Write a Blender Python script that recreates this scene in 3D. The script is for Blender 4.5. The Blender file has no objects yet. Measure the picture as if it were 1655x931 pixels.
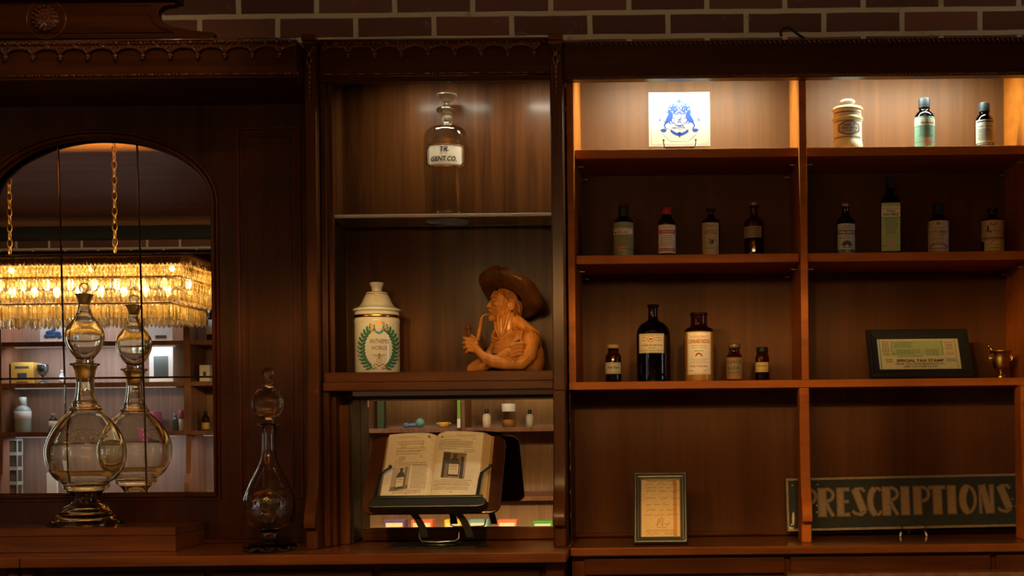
import bpy, math, random
from mathutils import Vector, Matrix, Euler
random.seed(7)
PI = math.pi
sc = bpy.context.scene
# ------------------------------------------------------------------ camera, world, exposure
F = 2050.0; CX = 1088.0; CY = 689.0; ROLL = 0.0105; CAMZ = 1.24
cam_d = bpy.data.cameras.new('camera'); cam = bpy.data.objects.new('camera', cam_d)
sc.collection.objects.link(cam); sc.camera = cam
cam_d.sensor_width = 36.0; cam_d.lens = F / 1655.0 * 36.0
cam_d.shift_x = (827.5 - CX) / 1655.0; cam_d.shift_y = (CY - 465.5) / 1655.0
cam.matrix_world = Matrix.Translation((0, 0, CAMZ)) @ Matrix.Rotation(ROLL, 4, 'Y') @ Matrix.Rotation(PI / 2, 4, 'X')
cam_d.clip_start = 0.05
sc.view_settings.view_transform = 'Standard'; sc.view_settings.look = 'None'
sc.view_settings.gamma = 1.0; sc.view_settings.use_curve_mapping = False
sc.view_settings.exposure = 0.0
CHAND = 60.0   # watts of each lamp of the chandelier over the left of the room
CHAND2 = 115.0  # and of the one over the middle
sc.cycles.max_bounces = 12; sc.cycles.transmission_bounces = 12; sc.cycles.glossy_bounces = 6
sc.cycles.diffuse_bounces = 3; sc.cycles.transparent_max_bounces = 16
sc.cycles.caustics_reflective = False; sc.cycles.caustics_refractive = False
sc.cycles.sample_clamp_indirect = 4.0; sc.cycles.blur_glossy = 0.5
world = bpy.data.worlds.new('world'); sc.world = world; world.use_nodes = True
world.node_tree.nodes['Background'].inputs[0].default_value = (1.0, 0.75, 0.55, 1)
world.node_tree.nodes['Background'].inputs[1].default_value = 0.006

def area(name, loc, size, energy, color, rot=(0, 0, 0), spread=PI, sy=None):
    d = bpy.data.lights.new(name, 'AREA'); d.energy = energy; d.color = color; d.spread = spread
    d.shape = 'RECTANGLE'; d.size = size; d.size_y = sy or size
    o = bpy.data.objects.new(name, d); o.location = loc; o.rotation_euler = rot
    sc.collection.objects.link(o); return o

# fill light added under the ceiling to brighten the brick above the cabinets
area('added_brick_light', (-1.0, 3.74, 2.70), 5.6, .65, (1.0, .74, .42), (math.radians(14), 0, 0), sy=.04)
# ceiling spot above the carved pediment
sp = bpy.data.lights.new('ceiling_spot', 'SPOT'); sp.energy = 16; sp.color = (1.0, 0.66, 0.33)
sp.spot_size = math.radians(44); sp.spot_blend = 0.9; sp.shadow_soft_size = 0.04
so = bpy.data.objects.new('ceiling_spot', sp); so.location = (-1.05, 2.35, 2.66); sc.collection.objects.link(so)
so.rotation_euler = (Vector((-1.50, 3.4, 2.24)) - Vector(so.location)).to_track_quat('-Z', 'Y').to_euler()

# ------------------------------------------------------------------ helpers
def at(px, py, Y):
    du = px - CX; dv = CY - py
    c, s = math.cos(ROLL), math.sin(ROLL)
    return Vector((Y / F * (du * c + dv * s), Y, CAMZ + Y / F * (-du * s + dv * c)))
def zf(py, px, Y): return at(px, py, Y).z
def xf(px, py, Y): return at(px, py, Y).x

def root_loc(p):
    v = Vector((0, 0, 0))
    while p is not None:
        v = v + Vector(p.location); p = p.parent
    return v

def tag(o, label=None, cat=None, group=None, kind=None):
    if label: o['label'] = label
    if cat: o['category'] = cat
    if group: o['group'] = group
    if kind: o['kind'] = kind
    return o
def thing(name, label, cat, loc=(0, 0, 0), group=None, rot=(0, 0, 0)):
    o = bpy.data.objects.new(name, None); sc.collection.objects.link(o)
    o.location = loc; o.rotation_euler = rot; o.empty_display_size = 0.05
    return tag(o, label, cat, group)

def crv(P, n=6):
    out = []; Q = [P[0]] + list(P) + [P[-1]]
    for i in range(1, len(Q) - 2):
        for k in range(n):
            t = k / n; out.append(tuple(0.5*((2*Q[i][c]) + (-Q[i-1][c]+Q[i+1][c])*t + (2*Q[i-1][c]-5*Q[i][c]+4*Q[i+1][c]-Q[i+2][c])*t*t + (-Q[i-1][c]+3*Q[i][c]-3*Q[i+1][c]+Q[i+2][c])*t**3) for c in (0, 1)))
    return out + [tuple(P[-1])]
class MB:
    def __init__(s): s.v = []; s.f = []; s.sm = []
    def add(s, vs, fs, smooth=False):
        n = len(s.v); s.v += [tuple(v) for v in vs]
        for f in fs: s.f.append(tuple(i + n for i in f)); s.sm.append(smooth)
        return s
    def box(s, x0, x1, y0, y1, z0, z1):
        if x0 > x1: x0, x1 = x1, x0
        if y0 > y1: y0, y1 = y1, y0
        if z0 > z1: z0, z1 = z1, z0
        vs = [(x0,y0,z0),(x1,y0,z0),(x1,y1,z0),(x0,y1,z0),(x0,y0,z1),(x1,y0,z1),(x1,y1,z1),(x0,y1,z1)]
        return s.add(vs, [(0,3,2,1),(4,5,6,7),(0,1,5,4),(1,2,6,5),(2,3,7,6),(3,0,4,7)])
    def lathe(s, prof, c=(0, 0, 0), seg=40, smooth=True, sx=1, sy=1, fn=None):
        vs = []; fs = []; rings = []
        for r, z in prof:
            if r < 1e-6: rings.append([len(vs)]); vs.append((c[0], c[1], c[2] + z))
            else:
                st = len(vs)
                for k in range(seg):
                    a = 2 * PI * k / seg; rr = r * (fn(a, z) if fn else 1)
                    vs.append((c[0] + rr * math.cos(a) * sx, c[1] + rr * math.sin(a) * sy, c[2] + z))
                rings.append(list(range(st, st + seg)))
        for A, B in zip(rings[:-1], rings[1:]):
            if len(A) == 1 and len(B) == 1: continue
            for k in range(seg):
                k2 = (k + 1) % seg
                if len(A) == 1: fs.append((A[0], B[k2], B[k]))
                elif len(B) == 1: fs.append((A[k], A[k2], B[0]))
                else: fs.append((A[k], A[k2], B[k2], B[k]))
        return s.add(vs, fs, smooth)
    def tube(s, pts, r, seg=10, caps=True, closed=False):
        pts = [Vector(p) for p in pts]; n = len(pts); vs = []; fs = []
        rad = r if isinstance(r, (list, tuple)) else [r] * n
        up = None
        for i, p in enumerate(pts):
            if closed: t = (pts[(i + 1) % n] - pts[i - 1]).normalized()
            else: t = (pts[min(i + 1, n - 1)] - pts[max(i - 1, 0)]).normalized()
            if up is None:
                up = Vector((0, 0, 1)) if abs(t.z) < 0.9 else Vector((0, 1, 0))
            a = t.cross(up)
            if a.length < 1e-5: a = t.cross(Vector((1, 0, 0)))
            a.normalize(); b = a.cross(t).normalized(); up = b
            for k in range(seg):
                w = 2 * PI * k / seg
                vs.append(p + (a * math.cos(w) + b * math.sin(w)) * rad[i])
        for i in range(n if closed else n - 1):
            j = (i + 1) % n
            for k in range(seg):
                k2 = (k + 1) % seg
                fs.append((i*seg+k, i*seg+k2, j*seg+k2, j*seg+k))
        if caps and not closed:
            fs.append(tuple(range(seg))[::-1]); fs.append(tuple((n-1)*seg + k for k in range(seg)))
        return s.add(vs, fs, True)
    def prism(s, poly, d0, d1, plane='xz', smooth=False):
        n = len(poly); vs = []
        for d in (d0, d1):
            for a, b in poly:
                vs.append({'xz': (a, d, b), 'yz': (d, a, b), 'xy': (a, b, d)}[plane])
        fs = [tuple(range(n)), tuple(range(n, 2 * n))[::-1]]
        st = len(s.v); s.add(vs, fs)
        return s._side(st, n, smooth)
    def _side(s, st, n, smooth):
        for i in range(n):
            j = (i + 1) % n
            s.f.append((st+i, st+n+i, st+n+j, st+j)); s.sm.append(smooth)
        return s
    def ell(s, c, r, rot=None, seg=14, rings=9):
        c = Vector(c); R = Euler(rot).to_matrix() if rot else None
        if not isinstance(r, (tuple, list)): r = (r, r, r)
        vs = []; fs = []
        pr = [(math.sin(PI * i / rings), -math.cos(PI * i / rings)) for i in range(rings + 1)]
        m = MB(); m.lathe([(max(0, a) if 0 < i < rings else 0, b) for i, (a, b) in enumerate(pr)], seg=seg)
        for v in m.v:
            q = Vector((v[0]*r[0], v[1]*r[1], v[2]*r[2]))
            if R: q = R @ q
            vs.append(c + q)
        return s.add(vs, m.f, True)
    def cap(s, a, b, ra, rb, seg=14):
        a = Vector(a); b = Vector(b); d = b - a; L = d.length; q = d.to_track_quat('Z', 'Y').to_matrix()
        pr = [(0, -ra)] + [(ra*math.cos(t), ra*math.sin(t)) for t in (-1.2, -.8, -.4, 0)]
        pr += [(rb*math.cos(t), L + rb*math.sin(t)) for t in (0, .4, .8, 1.2)] + [(0, L + rb)]
        m = MB(); m.lathe(pr, seg=seg)
        return s.add([a + q @ Vector(v) for v in m.v], m.f, True)
    def chain(s, pts, rs):
        for i in range(len(pts) - 1): s.cap(pts[i], pts[i+1], rs[i], rs[i+1])
        return s
    def build(s, name, mat, parent=None, world=True, bevel=0, fixn=False, label=None):
        me = bpy.data.meshes.new(name)
        off = root_loc(parent) if (world and parent is not None) else Vector((0, 0, 0))
        me.from_pydata([(v[0]-off.x, v[1]-off.y, v[2]-off.z) for v in s.v], [], s.f)
        me.polygons.foreach_set('use_smooth', s.sm); me.update()
        if bevel and any(s.sm): me.set_sharp_from_angle(angle=math.radians(35))
        if fixn:
            import bmesh
            b = bmesh.new(); b.from_mesh(me); bmesh.ops.recalc_face_normals(b, faces=b.faces); b.to_mesh(me); b.free()
        if mat: me.materials.append(mat)
        o = bpy.data.objects.new(name, me); sc.collection.objects.link(o)
        if parent is not None: o.parent = parent
        if bevel:
            m = o.modifiers.new('bevel', 'BEVEL'); m.width = bevel; m.segments = 2; m.limit_method = 'ANGLE'
            m.angle_limit = math.radians(40)
        if label: o['label'] = label
        return o

# text and flat artwork -----------------------------------------------------------
_tc = {}
def text_mesh(body, bold=0.0, shear=0.0):
    k = (body, bold, shear)
    if k in _tc: return _tc[k]
    cu = bpy.data.curves.new('lettering', 'FONT'); cu.body = body; cu.size = 1; cu.offset = bold; cu.shear = shear
    cu.resolution_u = 2
    ob = bpy.data.objects.new('lettering', cu); me = ob.to_mesh()
    vs = [(v.co.x, v.co.y) for v in me.vertices]; fs = [tuple(p.vertices) for p in me.polygons]
    ob.to_mesh_clear(); bpy.data.objects.remove(ob); bpy.data.curves.remove(cu)
    if vs:
        x0 = min(v[0] for v in vs); x1 = max(v[0] for v in vs); y0 = min(v[1] for v in vs); y1 = max(v[1] for v in vs)
    else: x0 = y0 = 0; x1 = y1 = 1
    vs = [((v[0]-x0)/(x1-x0), (v[1]-y0)/(y1-y0)) for v in vs]
    _tc[k] = (vs, fs); return _tc[k]

class FL:
    """flat artwork in image-like coordinates (x right, y DOWN)"""
    def __init__(s): s.v = []; s.f = []
    def poly(s, pts):
        n = len(s.v); s.v += [tuple(p) for p in pts]; s.f.append(tuple(range(n, n + len(pts)))); return s
    def rect(s, x0, y0, x1, y1, nx=1):
        for i in range(nx):
            a = x0 + (x1-x0)*i/nx; b = x0 + (x1-x0)*(i+1)/nx
            s.poly([(a, y0), (b, y0), (b, y1), (a, y1)])
        return s
    def frame(s, x0, y0, x1, y1, w, nx=8):
        s.rect(x0, y0, x1, y0+w, nx); s.rect(x0, y1-w, x1, y1, nx); s.rect(x0, y0, x0+w, y1); s.rect(x1-w, y0, x1, y1); return s
    def ellipse(s, cx, cy, rx, ry, rot=0, n=12):
        c, q = math.cos(rot), math.sin(rot)
        return s.poly([(cx + rx*math.cos(t)*c - ry*math.sin(t)*q, cy + rx*math.cos(t)*q + ry*math.sin(t)*c)
                       for t in [2*PI*k/n for k in range(n)]])
    def stroke(s, pts, w, w2=None, closed=False):
        n = len(pts); ws = [w + ((w2 if w2 is not None else w) - w) * i / max(1, n-1) for i in range(n)]
        L = []; R = []
        for i in range(n):
            if closed: a = pts[i-1]; b = pts[(i+1) % n]
            else: a = pts[max(i-1, 0)]; b = pts[min(i+1, n-1)]
            dx, dy = b[0]-a[0], b[1]-a[1]; d = math.hypot(dx, dy) or 1
            nx, ny = -dy/d*ws[i]/2, dx/d*ws[i]/2
            L.append((pts[i][0]+nx, pts[i][1]+ny)); R.append((pts[i][0]-nx, pts[i][1]-ny))
        for i in range(n if closed else n-1):
            j = (i+1) % n; s.poly([L[i], L[j], R[j], R[i]])
        return s
    def text(s, body, x0, y0, x1, y1, bold=0.0, shear=0.0):
        vs, fs = text_mesh(body, bold, shear); n = len(s.v)
        s.v += [(x0 + v[0]*(x1-x0), y1 - v[1]*(y1-y0)) for v in vs]
        s.f += [tuple(i+n for i in f) for f in fs]; return s
    def dashes(s, x0, x1, y, h, fill=0.75, seed=0):
        r = random.Random(seed + int(y*7)); x = x0
        while x < x1 - h:
            w = min(h * r.uniform(1.2, 4.5), x1 - x); s.rect(x, y - h/2, x + w, y + h/2); x += w + h * r.uniform(.5, .9)
        return s
    def lines(s, x0, x1, y0, y1, n, h, seed=0, ragged=0.0):
        r = random.Random(seed)
        for i in range(n):
            y = y0 + (y1-y0)*i/max(1, n-1); e = r.uniform(0, ragged)*(x1-x0)
            s.dashes(x0 + e/2, x1 - e/2, y, h, seed=seed+i)
        return s
    def mirror(s, cx):
        n = len(s.v); m = len(s.f)
        s.v += [(2*cx - a, b) for a, b in s.v[:n]]; s.f += [tuple(i+n for i in f) for f in s.f[:m]]; return s
    def build(s, name, mat, parent, fn, label=None):
        m = MB(); m.add([fn(*v) for v in s.v], s.f)
        return m.build(name, mat, parent, world=False, label=label)

# ------------------------------------------------------------------ materials
def newmat(name):
    m = bpy.data.materials.new(name); m.use_nodes = True
    return m, m.node_tree.nodes, m.node_tree.links, m.node_tree.nodes['Principled BSDF']
def pbr(name, col, rough=0.5, metal=0.0, spec=0.5, noise=0.0, nscale=30.0, bump=0.0, coat=0.0, emit=None, es=0):
    m, N, L, B = newmat(name)
    B.inputs['Base Color'].default_value = (*col, 1); B.inputs['Roughness'].default_value = rough
    B.inputs['Metallic'].default_value = metal; B.inputs['Specular IOR Level'].default_value = spec
    B.inputs['Coat Weight'].default_value = coat; B.inputs['Coat Roughness'].default_value = 0.08
    if emit: B.inputs['Emission Color'].default_value = (*emit, 1); B.inputs['Emission Strength'].default_value = es
    if noise or bump:
        tc = N.new('ShaderNodeTexCoord'); nz = N.new('ShaderNodeTexNoise'); nz.inputs['Scale'].default_value = nscale
        nz.inputs['Detail'].default_value = 6
        L.new(tc.outputs['Object'], nz.inputs['Vector'])
        if noise:
            mx = N.new('ShaderNodeMix'); mx.data_type = 'RGBA'
            mx.inputs['A'].default_value = (*[c*(1-noise) for c in col], 1); mx.inputs['B'].default_value = (*[min(1, c*(1+noise)) for c in col], 1)
            L.new(nz.outputs['Fac'], mx.inputs['Factor']); L.new(mx.outputs['Result'], B.inputs['Base Color'])
        if bump:
            bp = N.new('ShaderNodeBump'); bp.inputs['Strength'].default_value = bump; bp.inputs['Distance'].default_value = 0.002
            L.new(nz.outputs['Fac'], bp.inputs['Height']); L.new(bp.outputs['Normal'], B.inputs['Normal'])
    return m
def wood(name, c1, c2, axis='z', rough=0.34, fig=1.0, coat=0.02, bump=0.12, spec=0.12, crough=.15, warm=1):
    if warm: c1, c2 = [(c[0], c[1] * .74, c[2] * .48) for c in (c1, c2)]
    m, N, L, B = newmat(name)
    tc = N.new('ShaderNodeTexCoord'); mp = N.new('ShaderNodeMapping')
    sv = {'z': (38, 38, 1.6), 'x': (1.6, 38, 38), 'y': (38, 1.6, 38)}[axis]
    mp.inputs['Scale'].default_value = sv
    L.new(tc.outputs['Object'], mp.inputs['Vector'])
    n1 = N.new('ShaderNodeTexNoise'); n1.inputs['Scale'].default_value = 1.0; n1.inputs['Detail'].default_value = 8
    n1.inputs['Roughness'].default_value = 0.65; n1.inputs['Distortion'].default_value = 0.6 * fig
    L.new(mp.outputs['Vector'], n1.inputs['Vector'])
    mp2 = N.new('ShaderNodeMapping'); mp2.inputs['Scale'].default_value = [v * 0.14 for v in sv]
    L.new(tc.outputs['Object'], mp2.inputs['Vector'])
    n2 = N.new('ShaderNodeTexNoise'); n2.inputs['Scale'].default_value = 1.0; n2.inputs['Detail'].default_value = 3
    n2.inputs['Distortion'].default_value = 1.2 * fig
    L.new(mp2.outputs['Vector'], n2.inputs['Vector'])
    ad = N.new('ShaderNodeMath'); ad.operation = 'ADD'; ad.use_clamp = True
    L.new(n1.outputs['Fac'], ad.inputs[0]); 
    sb = N.new('ShaderNodeMath'); sb.operation = 'MULTIPLY_ADD'; sb.inputs[1].default_value = 0.9 * fig; sb.inputs[2].default_value = -0.45 * fig
    L.new(n2.outputs['Fac'], sb.inputs[0]); L.new(sb.outputs[0], ad.inputs[1])
    cr = N.new('ShaderNodeValToRGB'); cr.color_ramp.elements[0].position = 0.28; cr.color_ramp.elements[0].color = (*c1, 1)
    cr.color_ramp.elements[1].position = 0.72; cr.color_ramp.elements[1].color = (*c2, 1)
    L.new(ad.outputs[0], cr.inputs['Fac']); L.new(cr.outputs['Color'], B.inputs['Base Color'])
    bp = N.new('ShaderNodeBump'); bp.inputs['Strength'].default_value = bump; bp.inputs['Distance'].default_value = 0.001
    L.new(n1.outputs['Fac'], bp.inputs['Height']); L.new(bp.outputs['Normal'], B.inputs['Normal'])
    B.inputs['Roughness'].default_value = rough; B.inputs['Specular IOR Level'].default_value = spec
    B.inputs['Coat Weight'].default_value = coat; B.inputs['Coat Roughness'].default_value = crough
    return m
def glass(name, col=(1, 1, 1), rough=0.0, ior=1.45):
    m, N, L, B = newmat(name); N.remove(B)
    g = N.new('ShaderNodeBsdfGlass'); g.inputs['Color'].default_value = (*col, 1); g.inputs['Roughness'].default_value = rough
    g.inputs['IOR'].default_value = ior; L.new(g.outputs[0], N['Material Output'].inputs['Surface']); return m
def thin_glass(name, col=(1, 1, 1), edge=0.25, rough=0.02):
    m, N, L, B = newmat(name); N.remove(B)
    t = N.new('ShaderNodeBsdfTransparent'); t.inputs['Color'].default_value = (*col, 1)
    g = N.new('ShaderNodeBsdfGlossy'); g.inputs['Roughness'].default_value = rough; g.inputs['Color'].default_value = (1, 1, 1, 1)
    lw = N.new('ShaderNodeLayerWeight'); lw.inputs['Blend'].default_value = 0.5
    pw_ = N.new('ShaderNodeMath'); pw_.operation = 'POWER'; pw_.inputs[1].default_value = 5.0; L.new(lw.outputs['Facing'], pw_.inputs[0])
    fm_ = N.new('ShaderNodeMath'); fm_.operation = 'MULTIPLY_ADD'; fm_.inputs[1].default_value = edge * 3; fm_.inputs[2].default_value = 0.035; fm_.use_clamp = True
    L.new(pw_.outputs[0], fm_.inputs[0])
    mx = N.new('ShaderNodeMixShader'); L.new(fm_.outputs[0], mx.inputs['Fac'])
    L.new(t.outputs[0], mx.inputs[1]); L.new(g.outputs[0], mx.inputs[2])
    L.new(mx.outputs[0], N['Material Output'].inputs['Surface']); return m

W1, W2 = (0.046, 0.016, 0.0055), (0.120, 0.046, 0.016)
M = {}
M['wood_v'] = wood('mahogany_vertical', W1, W2, 'z')
M['wood_h'] = wood('mahogany_horizontal', W1, W2, 'x')
M['wood_dark'] = wood('mahogany_dark', (0.035, 0.011, 0.004), (0.085, 0.028, 0.010), 'z', fig=0.6)
M['wood_dark_h'] = wood('mahogany_dark_horizontal', (0.02, 0.007, 0.0026), (0.055, 0.02, 0.007), 'x', fig=0.6)
M['shelfwood'] = wood('shelf_wood', (0.23, 0.080, 0.0112), (0.40, 0.142, 0.022), 'x', rough=0.45, fig=0.7, spec=.12, coat=0)
M['backpanel'] = wood('veneer_back_panel', (0.056, 0.0225, 0.006), (0.094, 0.0395, 0.011), 'z', rough=0.5, fig=0.35, coat=0.0, bump=.2, spec=.12)
M['bar_v'] = wood('dark_bar_wood_vertical', (0.016, 0.0055, 0.0018), (0.044, 0.015, 0.0046), 'z', rough=.42, spec=.12, coat=.03)
M['bar_h'] = wood('dark_bar_wood_horizontal', (0.016, 0.0055, 0.0018), (0.044, 0.015, 0.0046), 'x', rough=.42, spec=.12, coat=.03)
M['backpanel_fig'] = wood('figured_veneer', (0.030, 0.012, 0.0041), (0.080, 0.035, 0.0115), 'z', rough=0.40, fig=1.3, coat=0.07, bump=0.3, crough=.2, spec=.06)
M['counter'] = wood('counter_wood', (0.085, 0.030, 0.010), (0.21, 0.085, 0.028), 'x', rough=0.28, fig=0.8, coat=.6, crough=.10)
M['cornice'] = wood('cornice_wood', (0.024, 0.009, 0.003), (0.068, 0.026, 0.0085), 'x')
M['pil'] = wood('polished_pilaster_wood', (0.024, 0.0095, 0.0032), (0.066, 0.027, 0.0095), 'z', rough=.28, coat=.02, spec=.13)
M['step'] = wood('step_box_wood', (0.05, 0.018, 0.006), (0.13, 0.052, 0.017), 'x', rough=0.28, fig=0.8, coat=.6, crough=.10)
M['carve'] = wood('carved_mahogany', (0.045, 0.017, 0.006), (0.12, 0.047, 0.016), 'x', rough=0.22, fig=1.0, coat=0.6, spec=.5)
M['oppwood'] = wood('facing_cabinet_wood', (0.16, 0.075, 0.045), (0.30, 0.15, 0.09), 'z', rough=0.4, fig=0.6, warm=0)
M['oppback'] = wood('facing_cabinet_back_panel', (0.20, 0.125, 0.095), (0.33, 0.22, 0.17), 'z', rough=0.45, fig=0.4, warm=0)
M['bustwood'] = wood('carved_limewood', (0.27, 0.130, 0.042), (0.58, 0.30, 0.10), 'z', rough=0.42, fig=0.8, coat=0.15, bump=0.5)
M['black'] = pbr('black_lacquer', (0.008, 0.008, 0.009), 0.3, spec=0.5)
M['cap'] = pbr('black_cap_plastic', (0.010, 0.010, 0.010), 0.5, spec=0.2)
M['blackmat'] = pbr('black_plastic', (0.012, 0.012, 0.013), 0.38, spec=0.4)
M['metal'] = pbr('steel', (0.5, 0.5, 0.5), 0.3, 1.0)
M['brass'] = pbr('brass', (0.55, 0.36, 0.13), 0.28, 1.0, noise=0.3, nscale=60)
M['gilt'] = pbr('gilt_band', (0.75, 0.42, 0.10), 0.22, 1.0)
M['cork'] = pbr('cork', (0.33, 0.19, 0.09), 0.85, noise=0.4, nscale=200)
M['rubber'] = pbr('white_rubber_tip', (0.75, 0.75, 0.72), 0.5)
M['porcelain'] = pbr('porcelain', (0.58, 0.56, 0.50), 0.12, coat=0.4)
M['cream'] = pbr('cream_glaze', (0.78, 0.68, 0.42), 0.15, coat=0.4)
M['yellowglaze'] = pbr('yellow_glaze', (0.80, 0.64, 0.22), 0.15, coat=0.4)
M['ink'] = pbr('black_ink', (0.015, 0.012, 0.01), 0.6)
M['greyink'] = pbr('grey_ink', (0.16, 0.13, 0.10), 0.7)
M['redink'] = pbr('red_ink', (0.45, 0.06, 0.03), 0.6)
M['greenink'] = pbr('green_ink', (0.02, 0.12, 0.06), 0.5)
M['blueink'] = pbr('blue_ink', (0.012, 0.035, 0.16), 0.3)
M['brownink'] = pbr('brown_ink', (0.20, 0.08, 0.025), 0.5)
def paper(n, c): return pbr(n, c, 0.6, noise=0.14, nscale=90)
def tinted(name, col):
    m = pbr(name, col, 0.0, spec=0.6); b_ = m.node_tree.nodes['Principled BSDF']
    b_.inputs['Transmission Weight'].default_value = 1.0; b_.inputs['IOR'].default_value = 1.5; return m
M['amber'] = tinted('amber_glass', (0.42, 0.14, 0.03))
M['darkamber'] = tinted('dark_amber_glass', (0.12, 0.034, 0.010))
M['clear'] = glass('clear_glass', (0.99, 0.99, 0.98))
M['smoky'] = glass('honey_tinted_glass', (0.965, 0.95, 0.87))
M['thin'] = thin_glass('thin_clear_glass', (0.975, 0.97, 0.95), 0.6)
m, N, L, B = newmat('mirror_silver'); B.inputs['Metallic'].default_value = 1; B.inputs['Roughness'].default_value = 0.0
B.inputs['Base Color'].default_value = (0.80, 0.81, 0.78, 1); M['mirror'] = m
M['led'] = pbr('led_strip_diffuser', (1, 1, 1), 0.5, emit=(1.0, 0.80, 0.56), es=6)
# brick
m, N, L, B = newmat('brick_wall')
tc = N.new('ShaderNodeTexCoord'); sx = N.new('ShaderNodeSeparateXYZ'); cb = N.new('ShaderNodeCombineXYZ')
L.new(tc.outputs['Object'], sx.inputs[0]); L.new(sx.outputs['X'], cb.inputs['X']); L.new(sx.outputs['Z'], cb.inputs['Y'])
nz = N.new('ShaderNodeTexNoise'); nz.inputs['Scale'].default_value = 9; nz.inputs['Detail'].default_value = 5
L.new(cb.outputs[0], nz.inputs['Vector'])
vs_ = N.new('ShaderNodeVectorMath'); vs_.operation = 'SCALE'; vs_.inputs['Scale'].default_value = 0.006
L.new(nz.outputs['Color'], vs_.inputs[0]); va = N.new('ShaderNodeVectorMath'); va.operation = 'ADD'
L.new(cb.outputs[0], va.inputs[0]); L.new(vs_.outputs[0], va.inputs[1])
br = N.new('ShaderNodeTexBrick'); br.inputs['Scale'].default_value = 1.0; br.inputs['Brick Width'].default_value = 0.243
br.inputs['Row Height'].default_value = 0.0745; br.inputs['Mortar Size'].default_value = 0.0095; br.inputs['Mortar Smooth'].default_value = 0.25
br.inputs['Color1'].default_value = (0.26, 0.105, 0.065, 1); br.inputs['Color2'].default_value = (0.12, 0.050, 0.032, 1)
br.inputs['Mortar'].default_value = (0.75, 0.62, 0.40, 1); br.offset = 0.5
L.new(va.outputs[0], br.inputs['Vector'])
n2 = N.new('ShaderNodeTexNoise'); n2.inputs['Scale'].default_value = 14; n2.inputs['Detail'].default_value = 9; n2.inputs['Roughness'].default_value = 0.7
L.new(tc.outputs['Object'], n2.inputs['Vector'])
cr = N.new('ShaderNodeValToRGB'); cr.color_ramp.elements[0].position = 0.60; cr.color_ramp.elements[0].color = (0, 0, 0, 1)
cr.color_ramp.elements[1].position = 0.72; cr.color_ramp.elements[1].color = (0.9, 0.9, 0.9, 1); L.new(n2.outputs['Fac'], cr.inputs['Fac'])
mx = N.new('ShaderNodeMix'); mx.data_type = 'RGBA'; mx.inputs['B'].default_value = (0.32, 0.24, 0.16, 1)
L.new(cr.outputs['Color'], mx.inputs['Factor']); L.new(br.outputs['Color'], mx.inputs['A']); L.new(mx.outputs['Result'], B.inputs['Base Color'])
B.inputs['Roughness'].default_value = 0.9
bp = N.new('ShaderNodeBump'); bp.inputs['Strength'].default_value = 0.7; bp.inputs['Distance'].default_value = 0.01; bp.invert = True
ma = N.new('ShaderNodeMath'); ma.operation = 'MULTIPLY_ADD'; ma.inputs[1].default_value = -0.3
L.new(n2.outputs['Fac'], ma.inputs[0]); L.new(br.outputs['Fac'], ma.inputs[2]); L.new(ma.outputs[0], bp.inputs['Height'])
L.new(bp.outputs['Normal'], B.inputs['Normal']); M['brick'] = m

# ------------------------------------------------------------------ the room
def struct(name, mb, mat): 
    o = mb.build(name, mat); o['kind'] = 'structure'; return o
CEIL = 2.75; CTR = 0.92
XL, XR, YF, YB = -7.2, 4.4, -2.12, 3.95
struct('wall_back', MB().box(XL, XR, YB, YB + .12, 0, CEIL), M['brick'])
struct('wall_front', MB().box(XL, XR, YF - .12, YF, 0, CEIL), M['brick'])
struct('wall_left', MB().box(XL - .12, XL, YF - .12, YB + .12, 0, CEIL), pbr('plaster_wall', (0.30, 0.25, 0.20), 0.8))
wr = MB(); WY0, WY1, WZ0, WZ1 = 0.95, 1.75, 0.35, 2.35
wr.box(XR, XR + .12, YF - .12, WY0, 0, CEIL); wr.box(XR, XR + .12, WY1, YB + .12, 0, CEIL)
wr.box(XR, XR + .12, WY0, WY1, 0, WZ0); wr.box(XR, XR + .12, WY0, WY1, WZ1, CEIL)
struct('wall_right', wr, pbr('plaster_wall_right', (0.30, 0.25, 0.20), 0.8))
daylit = pbr('daylit_pane', (0.3, 0.3, 0.3), 0.2, emit=(0.78, 0.87, 1.0), es=3.2)
wn = MB()
for y0, y1, z0, z1 in ((WY0, WY0+.05, WZ0, WZ1), (WY1-.05, WY1, WZ0, WZ1), (WY0, WY1, WZ0, WZ0+.05), (WY0, WY1, WZ1-.05, WZ1), (WY0, WY1, 1.55, 1.59)):
    wn.box(XR + .01, XR + .07, y0, y1, z0, z1)
w1_ = struct('window_1', wn, M['wood_dark'])
MB().box(XR + .045, XR + .05, WY0+.04, WY1-.04, WZ0+.04, WZ1-.04).build('window_pane', daylit, w1_)
wn = MB()
for x0, x1, z0, z1 in ((-6.5, -6.45, .3, 2.35), (-5.75, -5.7, .3, 2.35), (-6.5, -5.7, .3, .35), (-6.5, -5.7, 2.3, 2.35), (-6.5, -5.7, 1.5, 1.54)):
    wn.box(x0, x1, YF + .001, YF + .05, z0, z1)
w2_ = struct('window_2', wn, M['wood_dark'])
MB().box(-6.46, -5.74, YF + .002, YF + .02, .34, 2.31).build('window_pane', daylit, w2_)
struct('floor', MB().box(XL, XR, YF, YB, -.06, 0), wood('floor_boards', (0.03, 0.015, 0.008), (0.06, 0.03, 0.015), 'x', 0.4))
struct('ceiling', MB().box(XL, XR, YF, YB, CEIL, CEIL + .1), wood('ceiling_boards', (0.12, 0.065, 0.025), (0.22, 0.12, 0.05), 'x', 0.5))
struct('trim_1', MB().box(XL, XR, YF, YF + .14, CEIL - .085, CEIL), pbr('dark_beam', (0.012, 0.011, 0.010), 0.5))
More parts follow.
